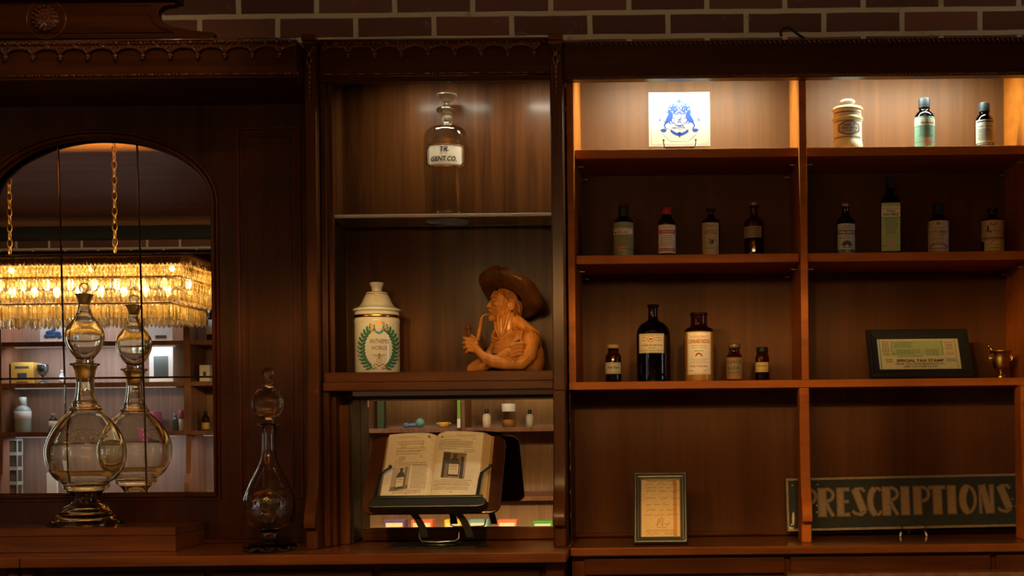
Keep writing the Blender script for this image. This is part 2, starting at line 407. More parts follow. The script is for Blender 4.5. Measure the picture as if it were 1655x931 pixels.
# ------------------------------------------------------------------ wall furniture: planes (metres from the camera)
YC = 3.50      # front of the display cases
YK = 3.65      # mirrors / back of the middle case
YR = 3.78      # back of the right-hand shelves
YL = 3.68      # back of the lower right bays
TOPZ = zf(62, 900, 3.42)
UNDER = zf(125, 1088, 3.44)
S1, S1b = zf(240.5, 1088, 3.53), zf(255, 1088, 3.53)
S2, S2b = zf(411.5, 1088, 3.53), zf(425.5, 1088, 3.53)
S3, S3b = zf(616, 1088, 3.49), zf(628.5, 1088, 3.49)

# ---- countertops and base cabinets
XA = xf(-70, 900, 3.26); XM = xf(915, 890, 3.26); XS = xf(31, 900, 3.26)
cab = thing('base_cabinet', 'dark wooden base cabinet under the counter at left and middle', 'cabinet', ((XA + XM) / 2, 3.6, 0))
m = MB(); m.box(XA, XM - .01, 3.34, 3.93, 0.08, CTR - .03); m.build('body', M['wood_dark'], cab)
MB().box(XA, XM, 3.38, 3.90, 0, .08).build('plinth', M['wood_dark'], cab)
stiles = [XA + .02, xf(22, 925, 3.32), xf(45, 925, 3.32), xf(880, 925, 3.32) + .02]
for x in stiles[1:3]:
    MB().lathe([(0, .1), (.017, .1), (.017, .16), (.012, .2), (.014, .7), (.018, .80), (.018, .884), (0, .884)], (x, 3.325, 0), 20).build('turned_column', M['wood_v'], cab)
MB().box(stiles[3] - .016, XM - .012, 3.32, 3.342, .1, .888).build('stile', M['wood_v'], cab, bevel=.002)
x0, x1 = stiles[2] + .03, stiles[3] - .02
n = 3
for i in range(n):
    a = x0 + (x1 - x0) * i / n + .012; b = x0 + (x1 - x0) * (i + 1) / n - .012
    d = MB().box(a, b, 3.325, 3.345, .70, .872).build('drawer', M['wood_dark_h'], cab, bevel=.003)
    MB().ell(((a + b) / 2, 3.315, .78), (.014, .012, .014)).build('knob', M['brass'], d)
    d = MB().box(a, b, 3.325, 3.345, .12, .68).build('door', M['wood_dark'], cab, bevel=.003)
    MB().ell((b - .04, 3.315, .55), (.014, .012, .014)).build('knob', M['brass'], d)
ct = thing('countertop', 'long wooden countertop under the decanter and the book stand', 'countertop', ((XA + XM) / 2, 3.5, CTR))
MB().box(XS + .0015, XM, 3.26, 3.90, CTR - .027, CTR).build('long_board', M['counter'], ct, bevel=.003)
MB().box(XA, XS - .0015, 3.26, 3.90, CTR - .027, CTR).build('end_board', M['counter'], ct, bevel=.003)
XE = 1.42
cab = thing('base_cabinet', 'wooden base cabinet with drawer panel under the right counter', 'cabinet', ((XM + XE) / 2, 3.6, 0))
MB().box(XM + .004, XE, 3.40, 3.93, .08, CTR - .023).build('body', M['wood_v'], cab)
MB().box(XM + .004, XE, 3.44, 3.90, 0, .08).build('plinth', M['wood_dark'], cab)
for i in range(3):
    a = XM + .03 + (XE - XM - .05) * i / 3 + .008; b = XM + .03 + (XE - XM - .05) * (i + 1) / 3 - .008
    d = MB().box(a, b, 3.385, 3.402, .845, .888).build('frieze_panel', M['wood_h'], cab, bevel=.002)
    d = MB().box(a, b, 3.385, 3.402, .12, .80).build('door', M['wood_v'], cab, bevel=.003)
    MB().ell((b - .04, 3.375, .55), (.014, .012, .014)).build('knob', M['brass'], d)
MB().box(xf(1272, 927, 3.34), XE, 3.34, 3.41, zf(945, 1450, 3.34), zf(926.5, 1450, 3.34)).build('pull_out_board', M['oppwood'], cab, bevel=.002)
MB().box(XM + .002, XE, 3.36, 3.90, CTR - .022, CTR).build('countertop', M['counter'], thing('countertop', 'wooden countertop under the framed note and the lettered sign', 'countertop', (1.0, 3.5, CTR)), bevel=.003)

# ---- pilasters with scrolled foot
def pilaster_outline(yf, zb, zt, z_sc):
    # (y, z) side outline; foot swells forward like a console below z_sc
    pts = [(yf + .06, zb), (yf - .028, zb)]
    zc = zb + .058
    pts += [(yf - .028, zc)]
    for k in range(41):
        t = k / 40; z = zc + (z_sc - zc) * t
        sw = .030 * math.exp(-((t - .06) / .16) ** 2) + .022 * (1 - t) ** 2
        pts.append((yf - .004 - sw * (1 - t * .2), z))
    pts += [(yf, z_sc + .004), (yf, zt), (yf + .06, zt)]
    return pts
def pilaster(parent, pxl0, pxl1, Y, zt, capital=True):
    x0, x1 = pxl0, pxl1
    o = MB().prism(pilaster_outline(Y, CTR, zt, zf(632, 900, Y)), x0, x1, 'yz', True).build('pilaster', M['pil'], parent, bevel=.0065, fixn=True)
    if capital:
        c = MB(); w = (x1 - x0); xm = (x0 + x1) / 2; t = zt
        c.box(x0 - .003, x1 + .003, Y - .014, Y + .01, t - .016, t)
        c.box(x0 - .001, x1 + .001, Y - .010, Y + .01, t - .026, t - .018)
        # crossing acanthus leaves then a husk drop
        for sgn in (-1, 1):
            c.tube([(xm + sgn * w * .36, Y - .004, t - .03), (xm, Y - .009, t - .05), (xm - sgn * w * .36, Y - .004, t - .075)], [.003, .0045, .002], 8)
            c.tube([(xm + sgn * w * .40, Y - .003, t - .045), (xm + sgn * w * .2, Y - .010, t - .068), (xm, Y - .006, t - .09)], [.002, .004, .002], 8)
        c.ell((xm, Y - .008, t - .05), (.007, .006, .007))
        for k in range(7):
            c.ell((xm, Y - .005, t - .085 - k * .0135), (.0055 - k * .0005, .005, .0085))
        c.build('carved_capital', M['carve'], parent)
    return o
def X(px, Y, py=500): return at(px, py, Y).x

# carved mouldings --------------------------------------------------
def bead_row(x0, x1, y, z, r=.0052, step=.0325):
    m = MB(); n = round((x1 - x0) / step); step = (x1 - x0) / n
    m.tube([(x0, y + .003, z + .0085), (x1, y + .003, z + .0085)], .0028, 8); m.tube([(x0, y + .003, z - .0085), (x1, y + .003, z - .0085)], .0028, 8)
    for i in range(n):
        x = x0 + step * (i + .5); m.ell((x, y, z), (r, r, r), seg=10, rings=7)
        for k in (-1, 0, 1): m.ell((x + step / 2 + k * .0048, y, z), (.0019, r * .8, r * .85), seg=8, rings=5)
    return m
def reel_row(x0, x1, y, z, step=.0455):
    m = MB(); n = round((x1 - x0) / step); step = (x1 - x0) / n
    m.tube([(x0, y + .003, z - .006), (x1, y + .003, z - .006)], .0022, 8)
    for i in range(n):
        x = x0 + step * (i + .5); m.ell((x, y, z), (.0135, .0042, .0042), seg=10, rings=7)
        m.ell((x + step / 2 - .0045, y, z), (.003, .004, .004), seg=8, rings=5); m.ell((x + step / 2 + .0045, y, z), (.003, .004, .004), seg=8, rings=5)
    return m
def rope_row(x0, x1, y, z, r=.005, step=.0125):
    m = MB(); n = int((x1 - x0) / step)
    for i in range(n):
        m.ell((x0 + step * (i + .5), y, z), (r * .62, r, r * 1.5), rot=(0, math.radians(-42), 0), seg=8, rings=6)
    return m
def arcade(x0, x1, y, z, step=.0722, h=.034, ph=0):
    m = MB(); n = int((x1 - x0 - ph) / step) + 2
    for i in range(-1, n):
        a = x0 + ph + i * step; b = a + step
        if a > x1 - .004 or b < x0 + .004: continue
        # spandrel plate: flat top with an arch cut out of it
        K = 12; up = [(a + step * k / K, z) for k in range(K + 1)]
        lo = []
        for k in range(K + 1):
            t = k / K; s_ = math.sin(PI * t)
            lo.append((a + step * t, z - h * .62 + h * .50 * (s_ ** .55)))
        poly = up + lo[::-1]
        for k in range(K):
            q = [up[k], up[k+1], lo[k+1], lo[k]]
            if up[k][0] > x0 - 1e-4 and up[k+1][0] < x1 + 1e-4: m.prism(q, y - .006, y + .004, 'xz')
        ll = [p for p in lo if x0 <= p[0] <= x1]
        if len(ll) > 1: m.tube([(p[0], y - .007, p[1] - .001) for p in ll], .0021, 6)
        if x0 < a + step/2 < x1: m.box(a + step/2 - .004, a + step/2 + .004, y - .011, y, z - h * .22, z + .004)
        if not x0 + .008 < a < x1 - .008: continue
        m.ell((a, y - .008, z - h * .80), (.0078, .007, .0062), seg=10, rings=6); m.ell((a, y - .008, z - h * .98), (.0042, .005, .005), seg=8, rings=5)
        for sg in (-1, 1): 
            m.tube([(a + sg * .003, y - .009, z - h*.6), (a + sg * .012, y - .009, z - h*.25), (a + sg * .004, y - .009, z - h*.1)], .0022, 6)
    return m

# ---- left: mirrored back bar
LX0 = X(-70, 3.6); P0, P1 = X(493.5, 3.42, 300), X(512, 3.42, 300)
bar = thing('mirrored_back_bar', 'dark carved wooden back bar with arched mirror above the counter', 'cabinet', ((LX0 + P0) / 2, 3.62, CTR))
YP = 3.62
A = at(161, 327, YP); sc_ = YP / F
ax, az = 185.5 * sc_, 112 * sc_
zb = zf(802, 200, YP); xr = at(347, 560, YP).x; acx = xr - ax; xl = acx - ax
zspr = zf(329, 347, YP)
ztop = UNDER + .02
def archz(x):
    t = max(-1, min(1, (x - acx) / ax)); return zspr + az * math.sqrt(max(0, 1 - t * t))
m = MB(); K = 48
m.box(LX0, xl, YP, YP + .02, CTR, ztop); m.box(xr, P0 + .02, YP, YP + .02, CTR, ztop); m.box(xl, xr, YP, YP + .02, CTR, zb)
for k in range(K):
    a = acx - ax * math.cos(PI * k / K); b = acx - ax * math.cos(PI * (k + 1) / K)
    m.prism([(a, ztop), (b, ztop), (b, archz(b)), (a, archz(a))], YP, YP + .02, 'xz')
m.build('panelled_back', M['bar_v'], bar)
path = [(xr, zb), (xr, zspr)] + [(acx + ax * math.cos(PI * k / 40), zspr + az * math.sin(PI * k / 40)) for k in range(1, 40)] + [(xl, zspr), (xl, zb)]
def grow(p, d):
    x, z = p; return (x + d * (1 if x > acx else -1) * min(1, abs(x - acx) / ax * 1.2), z + (d if z > zspr else (-d if z <= zb + 1e-6 else 0)) * (1 if z <= zb + 1e-6 else max(0, (z - zspr) / az)))
m = MB(); m.tube([(p[0], YP - .004, p[1]) for p in path], .0062, 10, closed=True)
m.tube([(*(lambda q: (q[0], YP - .002, q[1]))(grow(p, .0115)),) for p in path], .0042, 8, closed=True)
m.tube([(*(lambda q: (q[0], YP + .012, q[1]))(grow(p, -.005)),) for p in path], .006, 8, closed=True)
m.build('arch_moulding', M['wood_dark'], bar)
MB().box(xl - .04, xr + .04, YK + .008, YK + .02, zb - .04, zspr + az + .04).build('backing_board', M['black'], bar)
# mirror panes: three columns by three rows, seams leaning slightly
def seam(i, z):
    tab = {0: (xl - .02, xl - .02), 3: (xr + .02, xr + .02), 1: (at(93.5, 217, YK).x, at(109.5, 803, YK).x), 2: (at(221, 217, YK).x, at(237.5, 803, YK).x)}[i]
    zt_, zb_ = at(150, 217, YK).z, at(150, 803, YK).z; t = (z - zb_) / (zt_ - zb_)
    return tab[1] + (tab[0] - tab[1]) * t
zr = [zb - .02, zf(610.5, 200, YK), zf(411, 200, YK), zspr + az + .02]
g = .0008
def ring_inset(q, d):
    cx = sum(p[0] for p in q) / 4; cz = sum(p[1] for p in q) / 4
    return [(p[0] + (d if p[0] < cx else -d), p[1] + (d if p[1] < cz else -d)) for p in q]
for r in range(3):
    for c in range(3):
        z0, z1 = zr[r] + g, zr[r + 1] - g
        q = [(seam(c, z0) + g, z0), (seam(c + 1, z0) - g, z0), (seam(c + 1, z1) - g, z1), (seam(c, z1) + g, z1)]
        qi = ring_inset(q, .0022)
        m = MB(); vs = [(p[0], YK, p[1]) for p in qi] + [(p[0], YK + .0016, p[1]) for p in q] + [(p[0], YK + .006, p[1]) for p in q]
        m.add(vs, [(0, 1, 2, 3), (4, 5, 1, 0), (5, 6, 2, 1), (6, 7, 3, 2), (7, 4, 0, 3), (8, 9, 5, 4), (9, 10, 6, 5), (10, 11, 7, 6), (11, 8, 4, 7)])
        m.build('mirror_pane', M['mirror'], bar)
# tall raised panel beside the mirror
x0, x1 = X(386, YP), X(488, YP); z0, z1 = zf(806, 440, YP), zf(206, 440, YP)
m = MB()
for (i, w, yo) in ((0, .006, .006), (.009, .003, .003), (.015, .002, .002)):
    a, b, c, d = x0 + i, x1 - i, z0 + i, z1 - i
    m.box(a, a + w, YP - yo, YP + .002, c, d); m.box(b - w, b, YP - yo, YP + .002, c, d)
    m.box(a + w, b - w, YP - yo, YP + .002, c, c + w); m.box(a + w, b - w, YP - yo, YP + .002, d - w, d)
m.build('panel_moulding', M['wood_dark'], bar, bevel=.001)
MB().box(x0 + .026, x1 - .026, YP - .004, YP + .002, z0 + .026, z1 - .026).build('raised_panel', M['bar_v'], bar, bevel=.003)
MB().box(LX0, P0, YP - .016, YP + .01, CTR, CTR + .012).build('base_moulding', M['wood_dark_h'], bar, bevel=.003)
pilaster(bar, P0, P1, 3.42, zf(57.5, 500, 3.42))
# cornice
YLC = 3.34
CX0, CX1 = LX0, P0 - .0015
zu, zt = zf(126.5, 250, YLC), zf(64, 250, YLC)
m = MB(); m.box(CX0, CX1, YLC + .012, 3.90, zu, zt); m.box(CX0, CX1, YLC + .004, YLC + .03, zu - .001, zu + .006)
m.build('cornice', M['cornice'], bar, bevel=.002)
bead_row(CX0, CX1, YLC + .008, zf(67.5, 250, YLC)).build('beaded_moulding', M['carve'], bar)
arcade(CX0, CX1, YLC + .010, zf(72.5, 250, YLC), ph=(at(8.3, 85, YLC).x - CX0) % .0722 - .0722 * 0).build('arcaded_frieze', M['carve'], bar)
reel_row(CX0, CX1, YLC + .008, zf(119.5, 250, YLC)).build('reeded_moulding', M['carve'], bar)
# pediment on top
YPD = 3.37
def pp(px, py): 
    q = at(px, py, YPD); return (q.x, q.z)
out = [(-75, 62), (-75, 3), (283, 3)] + crv([(281, 8), (268, 9), (258, 14), (254.5, 23), (261, 33), (276, 41), (296, 46), (320, 49.5), (345, 52)]) + [(345, 62)]
out = [pp(*p) for p in out]
ped = MB(); ped.prism(out, YPD, YPD + .03, 'xz'); ped.build('pediment', M['cornice'], bar, bevel=.002, fixn=True)
m = MB(); m.box(pp(-75, 0)[0], pp(287, 0)[0], YPD - .022, YPD + .05, pp(0, 4.5)[1], pp(0, -20)[1]); m.build('pediment_cap', M['wood_dark_h'], bar, bevel=.004)
inn = [(-75, 10)] + crv([(243, 8.5), (240.5, 16), (242.5, 27), (250, 38), (262, 46), (281, 52.5)]) + [(-75, 54)]
inn = [pp(*p) for p in inn]
m = MB(); m.tube([(p[0], YPD - .001, p[1]) for p in inn], .0018, 6, closed=True); m.build('incised_border', M['wood_dark_h'], bar)
rc = pp(75, 31); 
m = MB(); m.tube([(rc[0] + .052 * math.cos(t), YPD - .001, rc[1] + .052 * math.sin(t)) for t in [2*PI*k/36 for k in range(36)]], .002, 6, closed=True)
m.ell((rc[0], YPD, rc[1]), (.035, .012, .035), seg=24)
r_ = random.Random(4)
for ring, cnt in ((.031, 16), (.021, 11), (.011, 6)):
    for k in range(cnt):
        t = 2 * PI * k / cnt; m.ell((rc[0] + ring * math.cos(t), YPD - .009, rc[1] + ring * math.sin(t)), (.0052, .007, .0034), rot=(0, -t + .4, 0), seg=8, rings=6)
m.ell((rc[0], YPD - .012, rc[1]), (.006, .006, .006)); m.build('rosette', M['carve'], bar)
# stepped plinth on the counter
bx0, bx1 = xf(-70, 870, 3.39), xf(283, 870, 3.387)
pl = thing('step_box', 'low wooden step box on the counter below the arched mirror', 'plinth', ((bx0 + bx1) / 2, 3.5, CTR))
zt_ = zf(851.5, 283, 3.387)
MB().box(bx0, bx1, 3.389, YP - .018, CTR, zt_ - .023).build('body', M['step'], pl, bevel=.002)
MB().box(bx0, bx1 + .001, 3.387, YP - .018, zt_ - .0225, zt_).build('top_board', M['step'], pl, bevel=.002)
PLZ = zt_

# ---- middle: display case
C0, C1 = X(514, 3.5), X(889, 3.46, 300)
case = thing('display_case', 'dark wooden display case with lit top bay and lower mirror', 'cabinet', ((C0 + C1) / 2, 3.6, CTR))
Q0, Q1 = X(890.5, 3.42, 300), X(910.5, 3.42, 300)
cl, cr_ = X(535, 3.50, 300), X(892, 3.50, 300)
zl0, zl1 = zf(630.5, 700, 3.44), zf(600.5, 700, 3.44)
ztc = zf(62, 700, 3.44)
m = MB(); m.box(P1 + .001, cl, 3.47, YK, zl1 - .01, UNDER + .05)
m.build('side_panel', M['backpanel_fig'], case)
m = MB(); m.box(P1 + .002, P1 + .018, 3.45, 3.47, CTR + .002, UNDER + .02); m.box(P1 + .022, P1 + .034, 3.456, 3.47, zl0, UNDER + .02)
m.build('face_strip', M['wood_dark'], case, bevel=.002)
MB().box(cr_, Q0 + .02, 3.47, YK, zl1 - .01, UNDER + .05).build('side_panel', M['wood_v'], case)
MB().box(P1 + .001, Q0 + .02, YK, YK + .015, zl1 - .02, UNDER + .055).build('back_panel', M['backpanel_fig'], case)
MB().box(P1 + .001, Q0 + .02, 3.46, YK + .015, UNDER + .05, UNDER + .065).build('top_panel', M['wood_dark'], case)
m = MB(); m.box(X(523, 3.44), Q0 - .0005, 3.44, YK, zf(616.5, 700, 3.44) , zl1); m.box(X(521.5, 3.44), Q0 - .0005, 3.434, YK, zl0, zf(616.8, 700, 3.44))
m.build('ledge', M['wood_h'], case, bevel=.002)
gz = zf(350, 700, 3.50)
MB().box(cl + .001, cr_ - .001, 3.49, YK - .002, gz - .004, gz + .004).build('glass_shelf', glass('shelf_glass', (.80, .84, .78)), case, bevel=.001)
MB().box(cl + .001, cr_ - .001, 3.482, 3.4895, gz - .0045, gz + .0045).build('shelf_edge_glint', pbr('painted_glint', (.42, .36, .27), .3), case, bevel=.001)  # pale strip added to paint the bright line along the glass edge
LEDGE = zl1; GLASSZ = gz + .004
# lower mirror bay
ml, mr = X(575, 3.60, 700), X(897, 3.55, 700)
MB().box(P1 + .001, Q0 + .02, YK, YK + .008, CTR + .01, zl0).build('mirror', M['mirror'], case)
MB().box(P1 + .001, Q0 + .02, YK + .009, YK + .02, CTR, zl0).build('mirror_backing', M['black'], case)
m = MB(); m.box(P1 + .002, X(545, 3.5, 750), 3.49, YK - .002, CTR + .001, zl0 - .001); m.build('side_panel', M['wood_dark'], case, bevel=.002)
m = MB(); m.box(X(547, 3.52, 750), X(564, 3.53, 750), 3.53, YK - .002, CTR + .001, zf(655, 555, 3.53)); m.build('side_board', M['wood_v'], case, bevel=.002)
m = MB(); m.box(X(566, 3.56, 750), X(573.5, 3.58, 750), 3.56, YK - .002, CTR + .001, zl0 - .001); m.build('mirror_edge_strip', M['black'], case, bevel=.001)
MB().box(X(574.5, 3.55, 850), mr + .02, 3.625, YK - .002, CTR + .001, zf(854, 700, 3.625)).build('base_board', M['wood_h'], case, bevel=.003)
MB().box(X(573, 3.55, 640), mr + .02, 3.56, YK - .002, zf(645, 700, 3.56), zl0 - .0015).build('mirror_top_rail', M['black'], case, bevel=.001)
MB().box(X(570, 3.5, 634), Q0, 3.50, 3.515, zf(638.5, 730, 3.5), zl0 - .0005).build('light_strip_housing', pbr('brushed_aluminium', (.45, .45, .42), .4, 1.0), case)
# cornice of the middle case
m = MB(); m.box(P1 + .001, Q0 - .001, 3.452, 3.47, UNDER, ztc); m.box(P1 + .001, Q0 - .001, 3.4705, 3.90, UNDER + .068, ztc); m.box(P1 + .001, Q0 - .001, 3.444, 3.469, UNDER - .002, UNDER + .006)
m.build('cornice', M['wood_dark_h'], case, bevel=.002)
bead_row(P1 + .002, Q0 - .002, 3.448, zf(66.5, 700, 3.44), .0045).build('beaded_moulding', M['carve'], case)
arcade(P1 + .006, Q0 - .02, 3.450, zf(70, 700, 3.44), ph=.004).build('arcaded_frieze', M['carve'], case)
reel_row(P1 + .002, Q0 - .002, 3.448, zf(117, 700, 3.44)).build('reeded_moulding', M['carve'], case)
pilaster(case, Q0, Q1, 3.42, zf(56.5, 900, 3.42))

# ---- right: shelving unit
R0 = Q1 + .0035
shel = thing('shelving_unit', 'wide wooden shelving unit with two lit top bays of bottles', 'shelving', ((R0 + XE) / 2, 3.64, CTR))
fl0, fl1 = X(917.5, YC, 450), X(929.5, YC, 450)
d0, d1 = X(1294, YC, 450), X(1306, YC, 450)
rr0 = X(1668, YC, 450); rr1 = rr0 + .022
zru = UNDER
m = MB(); m.box(R0, fl1, YC, YR, S3b, zru + .088); m.build('side_panel', M['shelfwood'], shel, bevel=.0015)
MB().box(rr0, rr1, YC, YR, S3b, zru + .088).build('side_panel', M['shelfwood'], shel, bevel=.0015)
MB().box(d0, d1, YC, YR, S3 + .0005, zru + .088).build('divider', M['shelfwood'], shel, bevel=.0015)
MB().box(R0, rr1, YR, YR + .012, S3b, zru + .088).build('back_panel', M['backpanel'], shel)
MB().box(R0, rr1, YC + .0, YR + .012, zru + .088, zru + .1).build('top_panel', M['backpanel'], shel)
MB().box(R0 + .0, rr1 + .06, 3.49, YR + .012, S3b, S3).build('fixed_shelf', M['shelfwood'], shel, bevel=.0015)
for (a, b) in ((fl1, d0), (d1, rr0)):
    for (z1, z0) in ((S1, S1b), (S2, S2b)):
        MB().box(a + .001, b - .001, 3.53, YR - .001, z0, z1).build('shelf', M['shelfwood'], shel, bevel=.0015)
        for xx in (a + .011, b - .011):
            for yy in (3.56, 3.74):
                MB().tube([(xx - .011, yy, z0 - .017), (xx + .011, yy, z0 - .017)], .0018, 8).build('shelf_pin', M['metal'], shel)
# lower bays
MB().box(R0, rr1 + .06, YL, YL + .012, CTR + .001, S3b).build('back_panel', M['backpanel'], shel)
MB().box(R0, rr1 + .06, YL - .012, YL, CTR + .001, CTR + .014).build('base_moulding', M['wood_h'], shel, bevel=.004)
MB().box(R0, X(921, YC, 700), YC + .02, YL, CTR + .001, S3b - .0005).build('side_panel', M['wood_v'], shel, bevel=.0015)
e0, e1 = X(1293.5, 3.46, 750), X(1310, 3.46, 750)
MB().prism(pilaster_outline(3.475, CTR, S3b - .001, zf(640, 1300, 3.475)), e0, e1, 'yz', True).build('post', M['shelfwood'], shel, bevel=.003, fixn=True)
g0 = X(1652.5, 3.46, 750)
MB().prism(pilaster_outline(3.475, CTR, S3b - .001, zf(640, 1300, 3.475)), g0, g0 + (e1 - e0), 'yz', True).build('post', M['shelfwood'], shel, bevel=.003, fixn=True)
# cornice right
ztr = zf(61.5, 1300, 3.44)
m = MB(); m.box(Q1 + .001, XE, 3.452, 3.485, UNDER, ztr); m.box(Q1 + .001, XE, 3.4855, 3.90, UNDER + .102, ztr); m.build('cornice', M['wood_dark_h'], shel, bevel=.002)
rope_row(Q1 + .002, XE, 3.450, ztr - .007, .0058, .0135).build('rope_moulding', M['carve'], shel)
rope_row(Q1 + .002, XE, 3.450, UNDER + .006, .0034, .008).build('lower_rope_moulding', M['carve'], shel)
# lights set under the tops of the cases
def strip(parent, xa, xb, y, z, e, col, tilt=0):
    o = MB().box(xa, xb, y, y + .022, z, z + .008).build('light_strip', M['led'], parent)
    l = area('strip_light', ((xa + xb) / 2, y + .011, z - .002), xb - xa, e, col, (math.radians(tilt), 0, 0), sy=.02, spread=math.radians(160))
    return o
LEDW = 12.5
LEDC = (.78, 1.0, .90)
zls = zf(123.5, 1100, 3.50)
for xa_, xb_ in ((1047, 1148), (1440, 1520)): MB().box(X(xa_, 3.5, 122), X(xb_, 3.5, 122), 3.488, 3.505, zls, zls + .006).build('light_strip', M['led'], shel)
zs_ = CAMZ + 1.027
strip(shel, X(975, 3.57, 122), X(1235, 3.57, 122), 3.57, zs_, LEDW, LEDC, 25)
strip(shel, X(1345, 3.57, 122), X(1600, 3.57, 122), 3.57, zs_, LEDW * .9, LEDC, 25)
strip(case, X(640, 3.48, 122), X(760, 3.48, 122), 3.475, UNDER + +.022, 2.1, (.95, .93, .72), 25)
strip(case, X(835, 3.48, 122), X(885, 3.48, 122), 3.475, UNDER + .022, 1.6, (.95, .93, .72), 25)
# ------------------------------------------------------------------ bottles and jars
def densify(prof, n=5):
    """rounded profile through (r,z) points (monotone-ish), Catmull-Rom where flagged by caller"""
    out = []
    P = [prof[0]] + prof + [prof[-1]]
    for i in range(1, len(P) - 2):
        p0, p1, p2, p3 = P[i-1], P[i], P[i+1], P[i+2]
        for k in range(n):
            t = k / n
            f = lambda a: 0.5 * ((2*p1[a]) + (-p0[a]+p2[a])*t + (2*p0[a]-5*p1[a]+4*p2[a]-p3[a])*t*t + (-p0[a]+3*p1[a]-3*p2[a]+p3[a])*t**3)
            out.append((max(0, f(0)), f(1)))
    out.append(prof[-1]); return out
def soft(prof, r=.0012):
    """cut every corner of a lathe profile a little so edges catch light"""
    out = [prof[0]]
    for i in range(1, len(prof) - 1):
        a, b, c = [Vector((p[0], p[1])) for p in prof[i-1:i+2]]
        d1, d2 = (a - b), (c - b); q = min(r, d1.length * .4, d2.length * .4)
        if d1.length > 1e-6 and d2.length > 1e-6:
            out.append(tuple(b + d1.normalized() * q)); out.append(tuple(b + d2.normalized() * q))
        else: out.append(prof[i])
    out.append(prof[-1]); return out

class Jar:
    """a vessel placed by the photo: half widths and heights are read off it at depth Y"""
    def __init__(s, name, label, cat, cx, Y, zbase, pyref, group=None):
        s.s = Y / F; s.Y = Y; s.cx = cx
        base = at(cx, pyref, Y); s.X = base.x; s.zb = zbase
        s.th = math.atan2(-s.X, Y)
        s.cxb = cx; s.py = pyref
        s.o = thing(name, label, cat, (s.X, Y, zbase), group)
    def z(s, py): return at(s.cx, py, s.Y).z - s.zb
    def prof(s, pts, base=True):
        out = [(hw * s.s, s.z(py)) for hw, py in pts]
        if base: out[0] = (out[0][0], 0.0)
        return out
    def solid(s, name, pts, mat, parent=None, base=True, seg=40, r=.0015, label=None, fn=None):
        p = s.prof(pts, base); p = [(0, p[0][1])] + p + [(0, p[-1][1])]
        return MB().lathe(soft(p, r), seg=seg, fn=fn).build(name, mat, parent or s.o, world=False, label=label)
    def shell(s, name, pts, mat, t=.0022, parent=None, seg=44, r=.002, tb=.004, fn=None):
        p = s.prof(pts); outer = soft([(0, 0)] + p, r)
        inner = [(max(.0012, a - t), b) for a, b in p]
        inner[0] = (inner[0][0], tb); inner[-1] = (inner[-1][0], inner[-1][1])
        inn = soft([(0, tb)] + inner, r)[::-1]
        if not p[-1][0]: inn = inn[1:]
        return MB().lathe(outer + inn, seg=seg, fn=fn).build(name, mat, parent or s.o, world=False)
    def liquid(s, name, pts, mat, t=.0028, parent=None):
        p = s.prof(pts); p = [(max(0, a - t), b) for a, b in p]; p[0] = (p[0][0], .0052)
        return MB().lathe([(0, .0052)] + soft(p, .001) + [(0, p[-1][1])], seg=32).build(name, mat, parent or s.o, world=False)
    def wrap(s, hw, eps=.0003, hwfn=None):
        th = s.th; c, q = math.cos(th), math.sin(th)
        def fn(px, py):
            R = (hwfn(py) if hwfn else hw) * s.s + eps
            # measured from the jar's own axis, leaning with the camera roll taken out
            x = (px - s.cx + (py - s.py) * -ROLL) * s.s
            x = max(-R * .985, min(R * .985, x)); y = -math.sqrt(R * R - x * x)
            return (x * c - y * q, x * q + y * c, s.z(py))
        return fn
    def label(s, x0, y0, x1, y1, mat, hw, name='paper_label', hwfn=None, parent=None, nx=14, ny=1, txt=None, round_=0):
        m = FL()
        for j in range(ny):
            a, b = y0 + (y1-y0)*j/ny, y0 + (y1-y0)*(j+1)/ny; m.rect(x0, a, x1, b, nx)
        return m.build(name, mat, parent or s.o, s.wrap(hw, .0004, hwfn), label=txt)
    def deco(s, name, mat, parent, hw, draw, lvl=1, hwfn=None):
        f = FL(); draw(f); return f.build(name, mat, parent, s.wrap(hw, .0004 + .00035 * lvl, hwfn))

PG = {'olive': paper('olive_label_paper', (.26, .27, .12)), 'cream': paper('cream_label_paper', (.62, .50, .32)), 'teal': paper('teal_label_paper', (.15, .30, .20)),
      'tan': paper('tan_label_paper', (.42, .29, .14)), 'brown': paper('brown_label_paper', (.22, .15, .07)), 'grey': paper('grey_label_paper', (.42, .38, .27)),
      'lime': paper('green_label_paper', (.30, .36, .11)), 'white': paper('white_label_paper', (.78, .66, .48)), 'pink': paper('price_sticker_paper', (.62, .36, .26)), 'yellow': paper('yellow_label_paper', (.55, .38, .12))}
powder = pbr('orange_brown_powder', (.38, .15, .012), .5, noise=.2, nscale=60, coat=.9)
brownstuff = pbr('brown_granules', (.30, .12, .05), .9, noise=.5, nscale=260)
syrup = pbr('dark_syrup', (.045, .012, .005), .2)
redcap = pbr('red_bakelite', (.30, .018, .014), .28)
ribs = lambda a, z: 1 + .018 * (1 if math.sin(a * 30) > 0 else 0)
def screwcap(j, hw, y0, y1, mat=None, name='screw_cap'):
    return j.solid(name, [(hw*1.03, y0), (hw*1.03, y0-3), (hw, y0-4), (hw, y1+1)], mat or M['cap'], base=False, seg=60, fn=ribs)

